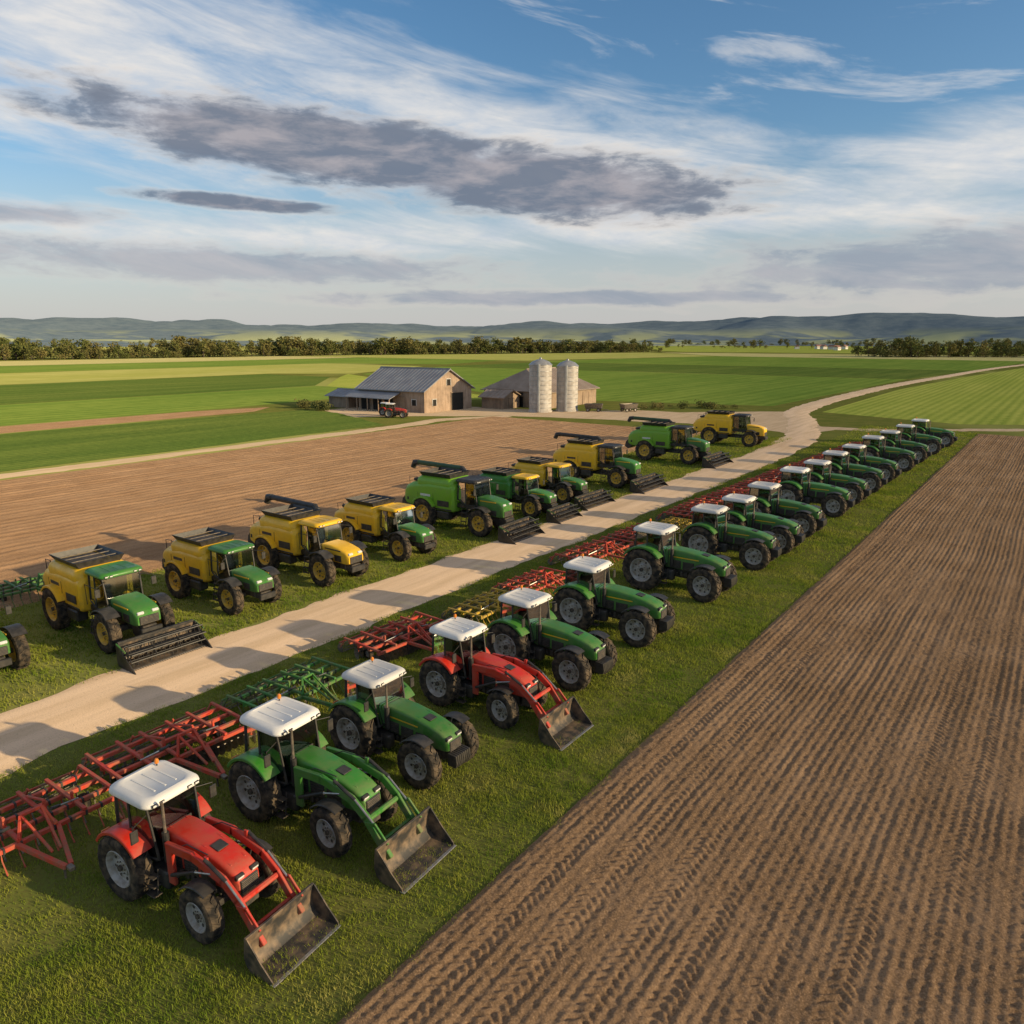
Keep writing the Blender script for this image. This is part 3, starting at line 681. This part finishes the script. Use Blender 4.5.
patch('crop_field',[(-1000,1500),(-380,860),(150,860),(500,1500),(-200,2000)],LG,.02)
# ------------------------------------------------------------ grass blades
def bladesmat():
    m,nt,b=matte('grass_blades'); v=pos(nt)
    n1=noise(nt,v,.4,4,.65); n2=noise(nt,v,10,2,.6)
    c=mixc(nt,mapr(nt,n1,.36,.60),(.18,.275,.028),(.37,.39,.06))
    c=mixc(nt,mapr(nt,n1,.57,.72,0,.7),c,(.50,.43,.18))
    c=mixc(nt,mapr(nt,n2,.42,.28,0,.75),c,(.07,.13,.013)); c=mixc(nt,mapr(nt,n2,.60,.74,0,.6),c,(.52,.44,.18))
    nt.links.new(c,b.inputs['Color'])
    tr=nd(nt,'ShaderNodeBsdfTranslucent'); nt.links.new(c,tr.inputs[0]); mx=nd(nt,'ShaderNodeMixShader'); mx.inputs[0].default_value=.35
    nt.links.new(b.outputs[0],mx.inputs[1]); nt.links.new(tr.outputs[0],mx.inputs[2])
    nt.links.new(mx.outputs[0],nt.nodes['Material Output'].inputs[0]); return m
BM_=bladesmat()
def blades(x0,x1,y0,y1,dens,h,w):
    n=int((x1-x0)*(y1-y0)*dens); x=rng.uniform(x0,x1,n); y=rng.uniform(y0,y1,n)
    c=vn(x,y,.35,2)*.6+vn(x,y,1.6,3)*.4; keep=rng.random(n)<(.15+c*1.3)*(.40+.9*vn(x,y,4,6)); 
    ed=np.minimum(x-x0,x1-x); keep&= ed>(.55*vn(x,y,.7,5)+.25*rng.random(n)-.12)
    x,y,c=x[keep],y[keep],c[keep]; n=len(x)
    a=rng.uniform(0,2*np.pi,n); hh=h*(.35+1.4*c)*rng.uniform(.5,1.5,n); ww=w*rng.uniform(.6,1.3,n)
    l=rng.uniform(0,.9,n)*hh; la=rng.uniform(0,2*np.pi,n)
    p0=np.stack([x-np.cos(a)*ww,y-np.sin(a)*ww,np.zeros(n)],1); p1=np.stack([x+np.cos(a)*ww,y+np.sin(a)*ww,np.zeros(n)],1)
    p2=np.stack([x+np.cos(la)*l,y+np.sin(la)*l,hh],1)
    return np.stack([p0,p1,p2],1).reshape(-1,3)
B=[blades(-26.2,-9.9,2,24,640,.085,.011),blades(-26.2,-9.9,24,48,320,.095,.017),blades(-26.2,-9.9,48,85,110,.11,.03),blades(-26.3,-9.8,85,132,40,.12,.05),
   blades(-43.2,-30.2,3,45,170,.11,.022),blades(-43.3,-30.3,45,108,60,.13,.04)]
V=np.concatenate(B); npmesh('grass',V,np.arange(len(V)).reshape(-1,3),BM_,smooth=False)
# ------------------------------------------------------------ buildings
def wood(name,c1,c2):
    m,nt,b=newmat(name); v=objc(nt)
    n1=noise(nt,v,1.0,4,.6,(3.5,3.5,.35)); n2=noise(nt,v,.5,3)
    sep=nd(nt,'ShaderNodeSeparateXYZ'); nt.links.new(v,sep.inputs[0])
    s_=mth(nt,'FRACT',mth(nt,'MULTIPLY',mth(nt,'ADD',sep.outputs[0],sep.outputs[1]),3))
    gap=mapr(nt,s_,.0,.12,.0,1)
    c=mixc(nt,mapr(nt,n1,.35,.65),c1,c2); c=mixc(nt,mapr(nt,n2,.45,.7,0,.6),c,(.16,.12,.09)); c=mixc(nt,gap,(.04,.03,.02),c)
    nt.links.new(c,b.inputs['Base Color']); b.inputs['Roughness'].default_value=.9; return m
def roofm(name,c1,c2,rust):
    m,nt,b=newmat(name); v=objc(nt)
    n1=noise(nt,v,.35,4,.6); n2=noise(nt,v,1.2,4,.6,(1,3,1))
    c=mixc(nt,mapr(nt,n1,.35,.65),c1,c2); c=mixc(nt,mapr(nt,n2,.55,.72,0,.7),c,rust)
    nt.links.new(c,b.inputs['Base Color']); b.inputs['Roughness'].default_value=.55; b.inputs['Metallic'].default_value=.2; return m
M['wood']=wood('weathered_boards',(.36,.25,.17),(.50,.37,.27)); M['wood2']=wood('old_boards',(.30,.21,.14),(.42,.31,.22))
M['roof']=roofm('roof_sheet',(.22,.23,.26),(.32,.33,.35),(.34,.22,.14)); M['roof2']=roofm('roof_sheet_old',(.27,.21,.16),(.38,.30,.24),(.28,.15,.09))
M['dark']=simple('dark_interior',(.012,.011,.01),(.02,.018,.015),.9,2)
M['conc']=simple('silo_concrete',(.56,.53,.49),(.40,.36,.32),.8,1.2); M['galv']=simple('galvanised',(.45,.45,.45),(.32,.32,.32),.4,1.5,.5)
M['trim']=simple('trim_white',(.6,.58,.54),(.45,.42,.38),.7,3)
def gable(nm,x0,x1,y0,y1,he,hr,axis,wm,rm,hip=0,openings=()):
    e=empty(nm,((x0+x1)/2,(y0+y1)/2,0))
    L=(x1-x0)/2; D=(y1-y0)/2
    if axis=='y': L,D=D,L
    def T(p): return (p[0],p[1],p[2]) if axis=='x' else (-p[1],p[0],p[2])
    b=MB()
    b.add([T(p) for p in [(-L,-D,0),(L,-D,0),(L,D,0),(-L,D,0),(-L,-D,he),(L,-D,he),(L,D,he),(-L,D,he),(-L+hip,0,hr),(L-hip,0,hr)]],
      [[0,1,5,4],[2,3,7,6],[1,2,6,9,5] if not hip else [1,2,6,5],[3,0,4,8,7] if not hip else [3,0,4,7]],wm)
    obj('walls',b.mesh('walls'),e)
    r=MB(); ov=.6; sl=(hr-he)/D; t=.16
    def roofside(s):
        pts=[(-L-ov+0,s*(D+ov),he-ov*sl),(L+ov,s*(D+ov),he-ov*sl),(L+ov-hip*1.0,0,hr),(-L-ov+hip,0,hr)]
        up=[(p[0],p[1],p[2]+t) for p in pts]; lo=[(p[0],p[1],p[2]+.02) for p in pts]
        r.add([T(p) for p in lo+up],[[0,1,2,3],[4,5,6,7],[0,1,5,4],[1,2,6,5],[2,3,7,6],[3,0,4,7]],rm)
        n=int(2*L/.9)
        for i in range(n+1):
            x=-L-ov+.1+i*(2*L+2*ov-.2)/n
            f=1.0
            if hip:
                dd=min(x+L+ov,L+ov-x); f=min(1,dd/hip)
            if f<.12: continue
            a=Vector((x,s*(D+ov),he-ov*sl+t+.02)); c=Vector((x,s*(D+ov)*(1-f),he-ov*sl+(hr-he+ov*sl)*f+t+.02))
            r.beam(T(a),T(c),.06,.05,rm,.01)
    roofside(-1); roofside(1)
    if hip:
        for s in(-1,1): r.add([T(p) for p in [(s*(L+ov),-D-ov,he-ov*sl+t),(s*(L+ov),D+ov,he-ov*sl+t),(s*(L+ov-hip),0,hr+t)]],[[0,1,2]],rm)
    r.tube([T((-L-ov+hip,0,hr+t+.03)),T((L+ov-hip,0,hr+t+.03))],.12,rm,6)
    obj('roof',r.mesh('roof'),e)
    d=MB()
    for (face,u,w,z0,z1,kind) in openings:
        cz=(z0+z1)/2; h=z1-z0; o=.03
        if face in('-D','+D'):
            s=-1 if face=='-D' else 1; c=(u,s*(D+o),cz); sz=(w,.06,h); fr=[((u,s*(D+.05),z1+.08),(w+.3,.12,.16)),((u-w/2-.07,s*(D+.05),cz),(.14,.12,h)),((u+w/2+.07,s*(D+.05),cz),(.14,.12,h))]
        else:
            s=-1 if face=='-L' else 1; c=(s*(L+o),u,cz); sz=(.06,w,h); fr=[((s*(L+.05),u,z1+.08),(.12,w+.3,.16)),((s*(L+.05),u-w/2-.07,cz),(.12,.14,h)),((s*(L+.05),u+w/2+.07,cz),(.12,.14,h))]
        items=[(c,sz,'dark' if kind!='door' else 'wood2')]+[(a,q,'wood2' if kind!='win' else 'trim') for a,q in fr]
        for a,q,mt in items:
            if axis=='y': a=T(a); q=(q[1],q[0],q[2])
            d.box(a,q,mt,.01)
    obj('doors_and_windows',d.mesh('doors'),e)
    return e
bn=gable('wooden_barn',-116,-98,105,119,4.2,7.9,'x','wood','roof',0,[('+L',2.5,3.6,0,3.4,'open'),('+L',-4.2,1.0,1.2,2.4,'win'),('+L',0,1.1,4.9,6.1,'win'),
   ('-D',-7,2.4,0,2.8,'open'),('-D',-3.6,2.4,0,2.8,'open'),('-D',-.4,2.4,0,2.8,'open'),('-D',3.0,2.2,0,2.8,'door'),('-D',6.4,1.1,1.3,2.4,'win')])
b=MB(); b.add([(-9.6,-10.2,2.5),(3.0,-10.2,2.5),(3.0,-7.1,3.6),(-9.6,-7.1,3.6),(-9.6,-10.2,2.62),(3.0,-10.2,2.62),(3.0,-7.1,3.72),(-9.6,-7.1,3.72)],[[0,1,2,3],[4,5,6,7],[0,1,5,4],[1,2,6,5],[3,0,4,7]],'roof')
for i in range(5): b.box((-9.3+i*3.0,-10.0,1.25),(.18,.18,2.5),'wood2')
obj('lean_to',b.mesh('lean_to'),bn)
gable('storage_barn',-101,-84.5,127,146,3.4,7.4,'y','wood2','roof2',4.5,[('-L',0,4.0,0,3.0,'open'),('-L',-4.6,1.2,1.1,2.2,'win'),('-L',4.8,1.4,0,2.2,'door'),('-D',-4,2.6,0,2.6,'open'),('-D',1,1.0,1.2,2.2,'win'),('-D',5,2.2,0,2.6,'door')])
gable('farm_shed',-96.5,-91,120.5,126,2.4,3.6,'x','wood2','roof2',0,[('+L',0,1.8,0,2.0,'door')])
gable('farm_shed',-124,-118,104,110,2.4,3.4,'x','wood2','roof',0,[('+L',0,1.8,0,2.0,'door')])
for (x,y,r,h) in((-82.2,120.7,2.15,8.9),(-79.0,125.3,2.05,8.6)):
    b=MB(); b.vlathe([(r+.15,0),(r+.15,.3),(r,.32),(r,h)],40,'conc'); 
    for k in range(10): z=.8+k*(h-1.2)/9; b.vlathe([(r+.02,z),(r+.06,z+.02),(r+.06,z+.09),(r+.02,z+.11)],40,'galv')
    b.vlathe([(r+.12,h-.05),(r+.12,h+.06),(r*.75,h+.65),(r*.35,h+1.0),(.25,h+1.12),(.25,h+1.35),(.02,h+1.42)],40,'galv')
    b.tube([(r*.5,-(r+.35)*.88,.2),(r*.5,-(r+.35)*.88,h+.2)],.3,'galv',8)
    for s in(-.2,.2): b.tube([(-r*.2+s,-(r+.1),.4),(-r*.2+s,-(r+.1),h)],.03,'galv',4)
    obj('grain_silo',b.mesh('grain_silo'),None,(x,y,0))
def wagon(col):
    b=MB(); b.box((0,0,.85),(4.2,1.9,.12),'chassis'); b.loft([rrz(z,-2.1-i,2.1+i,1.9+2*i,.08,2) for z,i in((.92,-.15),(1.9,.1),(1.92,.02),(1.0,-.22))],col)
    b.beam((2.1,0,.7),(3.6,0,.5),.1,.1,col)
    for x in(-1.3,1.3):
        for s in(-1,1):
            o=len(b.v); b.lathe([(-.12,.25),(-.14,.42),(-.1,.47),(.1,.47),(.14,.42),(.12,.25)],18,'rubber'); b.lathe([(-.08,.25),(-.05,.01)],14,'rimgrey'); b.lathe([(.08,.25),(.05,.01)],14,'rimgrey')
            for q in range(o,len(b.v)): p=b.v[q]; b.v[q]=(p[0]+x,p[1]+s*.9,p[2]+.47)
    return b.mesh('wagon')
for c,x,y,r in(('steel',-74,127,.4),('steel',-68.5,131,1.2)): obj('farm_wagon',cached(('wg',c),wagon,c),None,(x,y,0),(0,0,r),(.8,.8,.8))
# ------------------------------------------------------------ trees
def leafm(name,c1,c2,c3):
    m,nt,b=matte(name); v=pos(nt)
    n1=noise(nt,v,.06,2); n2=noise(nt,v,.5,3)
    c=mixc(nt,mapr(nt,n1,.38,.62),c1,c2); c=mixc(nt,mapr(nt,n2,.4,.7),c,c3)
    nt.links.new(c,b.inputs['Color']); return m
LEAF=leafm('tree_leaves',(.14,.16,.045),(.27,.22,.08),(.09,.11,.04)); BARK=simple('bark',(.12,.09,.065),(.07,.05,.04),.9,3)
def tree_arrays(H,seed,nleaf=300,bush=False):
    r=np.random.default_rng(seed); V=[];F=[];mi=[]
    def cone(p,q,a,b_):
        p=np.array(p,float);q=np.array(q,float); o=len(V)
        for pt,rad in((p,a),(q,b_)):
            for k in range(5): t=2*np.pi*k/5; V.append(pt+np.array([math.cos(t)*rad,math.sin(t)*rad,0]))
        for k in range(5): F.append([o+k,o+(k+1)%5,o+5+(k+1)%5,o+5+k]); mi.append(1)
    if not bush: cone((0,0,-.02),(0,0,H*.5),.022*H,.012*H)
    lobes=[]
    for k in range(9):
        a=r.uniform(0,2*np.pi); d=r.uniform(.06,.26)*H*(1.6 if bush else 1); z=H*(r.uniform(.18,.82) if not bush else r.uniform(.15,.45))
        c=np.array([math.cos(a)*d,math.sin(a)*d,z]); lobes.append((c,H*r.uniform(.12,.22)*(1.4 if bush else 1)))
        if not bush: cone((0,0,H*.2),c,.009*H,.004*H)
    lobes.append((np.array([0,0,H*.8 if not bush else H*.35]),H*.16))
    for i in range(nleaf):
        c,R=lobes[r.integers(len(lobes))]; d=r.normal(size=3); d/=np.linalg.norm(d); p=c+d*R*r.uniform(.5,1.15)*np.array([1,1,.9])
        p[2]=max(p[2],.03)
        u=r.normal(size=3); u/=np.linalg.norm(u); w=np.cross(u,r.normal(size=3)); w/=np.linalg.norm(w); s=H*r.uniform(.022,.05)
        o=len(V); V+= [p-u*s-w*s*.6,p+u*s-w*s*.6,p+u*s*.8+w*s*.7,p-u*s*.7+w*s*.8]; F.append([o,o+1,o+2,o+3]); mi.append(0)
    return np.array(V),np.array(F),np.array(mi)
TT=[tree_arrays(1,s) for s in range(8)]; BB=[tree_arrays(1,s+20,240,True) for s in range(3)]
def treeline(name,pts,n,H,spread,templ=TT,gap=0,leaf=None):
    Vs=[];Fs=[];Ms=[];o=0
    P=[np.array(p,float) for p in pts]; seg=[np.linalg.norm(b-a) for a,b in zip(P[:-1],P[1:])]; tot=sum(seg)
    for i in range(n):
        t=random.random()*tot; k=0
        while t>seg[k] and k<len(seg)-1: t-=seg[k]; k+=1
        p=P[k]+(P[k+1]-P[k])*t/seg[k]; x,y=p+np.random.default_rng(i+n).normal(size=2)*spread
        if gap and float(vn(x,y,60,3))<gap: continue
        tp=templ if random.random()<.62 or templ is BB else BB; sm=1 if tp is templ else .75
        v,f,m=tp[random.randrange(len(tp))]; h=H*sm*random.uniform(.5,1.2)*(.6+.8*float(vn(x,y,45,2))); a=random.random()*6.28; c,s=math.cos(a),math.sin(a); wd=h*random.uniform(.9,1.4)
        q=np.stack([(v[:,0]*c-v[:,1]*s)*wd+x,(v[:,0]*s+v[:,1]*c)*wd+y,v[:,2]*h],1)
        Vs.append(q);Fs.append(f+o);Ms.append(m);o+=len(v)
    return npmesh(name,np.concatenate(Vs),np.concatenate(Fs),[leaf or LEAF,BARK],np.concatenate(Ms),False)
treeline('tree_line',[(-760,60),(-613,221),(-560,500),(-405,830)],900,13,14)
treeline('tree_line',[(-155,681),(-70,745),(90,820),(260,900)],300,13,14,gap=.3)
treeline('tree_line',[(-1300,300),(-1000,900),(-600,1300),(-100,1500),(500,1500)],420,13,25,gap=.4)
treeline('tree_line',[(-1900,700),(-1300,1700),(-500,2200),(500,2300)],380,15,50,gap=.35)
treeline('tree_line',[(-700,620),(-900,900)],60,12,40)
treeline('hedge',[(-128,99),(-119,101),(-119,96)],14,3.0,1.2,BB); treeline('hedge',[(-68,140),(-56,148),(-64,144)],18,1.8,2.5,BB); treeline('hedge',[(-126,108),(-116,122),(-104,124)],16,4,1.5,BB)
treeline('hedge',[(-46,126),(-40,114)],8,1.0,1.2,BB)
M['hwall']=simple('house_wall',(.7,.68,.64),(.6,.57,.52),.8,2); M['hroof']=simple('house_roof',(.3,.12,.08),(.22,.15,.12),.8,2)
def house():
    b=MB(); b.box((0,0,2.5),(12,8,5),'hwall',.02)
    b.loft([[(-6.5,-4.6,5.02),(-6.5,4.6,5.02),(-6.5,0,8.2)],[(6.5,-4.6,5.02),(6.5,4.6,5.02),(6.5,0,8.2)]],'hroof')
    for x in(-4,-1.3,1.3,4):
        for s in(-1,1): b.box((x,s*4.02,3.0),(1.1,.06,1.4),'dark',.01)
    return b.mesh('house')
for i in range(26):
    a=random.choice([(-300,1250),(-240,1180),(120,1200),(-1050,420),(-1200,700),(20,1150)]); obj('farmhouse',cached('hs',house),None,(a[0]+random.uniform(-90,90),a[1]+random.uniform(-60,60),0),(0,0,random.random()*3),(.8,.8,.8))
# ------------------------------------------------------------ hills
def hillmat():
    m,nt,b=matte('hill_forest_haze'); v=pos(nt)
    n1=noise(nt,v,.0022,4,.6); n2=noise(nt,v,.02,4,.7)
    f1=mixc(nt,mapr(nt,n2,.35,.65),(.11,.155,.195),(.165,.21,.24))  # forest tones with distance haze painted in as a paler blue
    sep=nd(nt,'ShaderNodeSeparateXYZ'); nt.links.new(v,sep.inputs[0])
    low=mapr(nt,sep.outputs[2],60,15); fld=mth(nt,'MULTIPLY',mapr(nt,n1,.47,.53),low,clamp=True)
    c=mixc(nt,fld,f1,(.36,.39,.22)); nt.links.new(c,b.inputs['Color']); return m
az=np.radians(np.arange(-75,75.1,.25)); rad=np.concatenate([np.arange(1700,4200,45),np.arange(4200,7001,200)])
A,R=np.meshgrid(az,rad,indexing='ij')
fx=R*np.sin(A-TH); fy=R*np.cos(A-TH)
def sst(a,b,x): t=np.clip((x-a)/(b-a),0,1); return t*t*(3-2*t)
Z=-1+sst(1750,2500,R)*42*np.clip(vn(fx,fy,420,1)*2.0-.75,0,1)+sst(2500,3900,R)*(40+46*vn(fx,fy,700,2)+20*vn(fx,fy,230,3)+7*vn(fx,fy,80,4))*(1-.35*sst(5000,7000,R))+5*vn(fx,fy,50,6)*sst(1800,2200,R)
V=np.stack([fx,fy,Z],-1).reshape(-1,3); nx,ny=A.shape; i=np.arange((nx-1)*(ny-1)); a=(i//(ny-1))*ny+i%(ny-1)
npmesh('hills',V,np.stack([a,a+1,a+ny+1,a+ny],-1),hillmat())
# ------------------------------------------------------------ sun, sky
EL=math.radians(14.5); sdx,sdy=.957,.29
sv=Vector((math.cos(EL)*sdx,math.cos(EL)*sdy,math.sin(EL)))
sl=bpy.data.lights.new('sun','SUN'); sl.energy=5.0; sl.angle=math.radians(.5); sl.color=(1.0,.78,.46)
so=bpy.data.objects.new('sun',sl); COL.objects.link(so); so.rotation_euler=sv.to_track_quat('Z','Y').to_euler(); so.location=(40,20,60)
w=bpy.data.worlds.new('World'); scene.world=w; w.use_nodes=True; nt=w.node_tree; nt.nodes.clear()
out=nd(nt,'ShaderNodeOutputWorld'); bg=nd(nt,'ShaderNodeBackground'); bg.inputs[1].default_value=.15
sk=nd(nt,'ShaderNodeTexSky',sky_type='NISHITA'); sk.sun_disc=False; sk.sun_elevation=EL; sk.sun_rotation=math.atan2(sdx,sdy); sk.dust_density=1.0; sk.ozone_density=2.2; sk.altitude=100
D=nd(nt,'ShaderNodeTexCoord').outputs['Generated']
def dot(vec):
    n=nd(nt,'ShaderNodeVectorMath',operation='DOT_PRODUCT'); nt.links.new(D,n.inputs[0]); n.inputs[1].default_value=vec; return n.outputs['Value']
r_=dot((math.cos(TH),math.sin(TH),0)); f_=dot((-math.sin(TH),math.cos(TH),0)); z_=dot((0,0,1))
azn=mth(nt,'MULTIPLY',mth(nt,'ARCTAN2',r_,f_),57.2958); eln=mth(nt,'MULTIPLY',mth(nt,'ARCSINE',z_),57.2958)
def comb(x,y,z=0.0):
    n=nd(nt,'ShaderNodeCombineXYZ')
    for i,v in enumerate((x,y,z)):
        if isinstance(v,(int,float)): n.inputs[i].default_value=v
        else: nt.links.new(v,n.inputs[i])
    return n.outputs[0]
P1=comb(mth(nt,'MULTIPLY',azn,.09),mth(nt,'MULTIPLY',eln,.32)); n1=noise(nt,P1,2.2,7,.62,dist=.25)
P2=comb(mth(nt,'ADD',mth(nt,'MULTIPLY',azn,.05),mth(nt,'MULTIPLY',eln,.05)),mth(nt,'ADD',mth(nt,'MULTIPLY',eln,.22),mth(nt,'MULTIPLY',azn,.03))); n2=noise(nt,P2,1.8,6,.62,dist=.5)
def bank(cx,cy,hw,hh,tilt=0):
    dx=mth(nt,'SUBTRACT',azn,cx); dy=mth(nt,'SUBTRACT',mth(nt,'SUBTRACT',eln,cy),mth(nt,'MULTIPLY',dx,tilt))
    a=mth(nt,'POWER',mth(nt,'ABSOLUTE',mth(nt,'DIVIDE',dx,hw)),2); b_=mth(nt,'POWER',mth(nt,'ABSOLUTE',mth(nt,'DIVIDE',dy,hh)),2)
    return mth(nt,'SUBTRACT',1,mth(nt,'SQRT',mth(nt,'ADD',a,b_)))
def mx(L):
    o=L[0]
    for q in L[1:]: o=mth(nt,'MAXIMUM',o,q)
    return o
nn=mth(nt,'SUBTRACT',n1,.5)
dk=mx([bank(-12,12.6,24,3.1,-.09),bank(2,10.8,19,3.2,-.09),bank(-19,9.0,8,.7,-.03)])
dm=mapr(nt,mth(nt,'ADD',dk,mth(nt,'MULTIPLY',nn,1.15)),.0,.55,0,1,True)
dk2=mx([bank(-20,5.0,26,1.9,-.01),bank(29,4.9,24,3.0,.05),bank(-32,7.6,9,.9),bank(4,3.0,30,.9),bank(80,14,30,5)])
dm2=mapr(nt,mth(nt,'ADD',dk2,mth(nt,'MULTIPLY',nn,1.5)),.0,.75,0,1,True)
wt=mx([bank(-24,16.5,28,7.5,-.10),bank(2,13.5,26,4.8,-.20),bank(30,10.8,19,3.2,.10),bank(12,8.0,30,2.0),bank(-16,7,28,2.0),bank(100,20,50,12),bank(-110,20,50,12)])
wm=mapr(nt,mth(nt,'ADD',wt,mth(nt,'MULTIPLY',mth(nt,'SUBTRACT',n2,.5),2.2)),-.1,1.0,0,1,True)
wisp=mth(nt,'MULTIPLY',mapr(nt,n2,.52,.68,0,.55,True),mapr(nt,eln,8,14,0,1))
wm=mth(nt,'MAXIMUM',wm,wisp)
K=5.8
hs=nd(nt,'ShaderNodeHueSaturation'); hs.inputs['Saturation'].default_value=1.2; nt.links.new(sk.outputs[0],hs.inputs['Color'])
hz=mapr(nt,eln,0,14,.82,0,True)
c=mixc(nt,hz,hs.outputs[0],(.64*K,.63*K,.655*K))
c=mixc(nt,mapr(nt,eln,30,50,0,.6,True),c,(.54*K,.46*K,.37*K))  # unseen warm veil added overhead to lessen the blue fill light
c=mixc(nt,mth(nt,'MULTIPLY',wm,.88),c,mixc(nt,mapr(nt,n1,.35,.65),(.70*K,.75*K,.82*K),(1.0*K,.95*K,.89*K)))
c=mixc(nt,mth(nt,'MULTIPLY',dm2,.80),c,mixc(nt,mapr(nt,dm2,.1,.8),(.88*K,.78*K,.70*K),mixc(nt,mapr(nt,n2,.38,.62),(.34*K,.39*K,.48*K),(.54*K,.53*K,.57*K))))
dc=mixc(nt,mapr(nt,n1,.34,.56),(.46*K,.43*K,.46*K),(.20*K,.235*K,.31*K))
dc=mixc(nt,mapr(nt,dm,.15,.80),(.96*K,.85*K,.75*K),dc)
c=mixc(nt,mth(nt,'MULTIPLY',dm,.94),c,dc)
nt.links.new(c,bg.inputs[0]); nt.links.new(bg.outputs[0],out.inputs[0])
# ------------------------------------------------------------ camera
cam=bpy.data.cameras.new('camera'); co=bpy.data.objects.new('camera',cam); COL.objects.link(co)
cam.lens=750/1024*36; cam.sensor_width=36; co.location=(0,0,13.5); co.rotation_euler=(math.radians(90-12.9),0,TH); cam.clip_end=30000; cam.clip_start=.1
scene.camera=co
scene.view_settings.view_transform='Standard'; scene.view_settings.look='None'; scene.view_settings.exposure=0
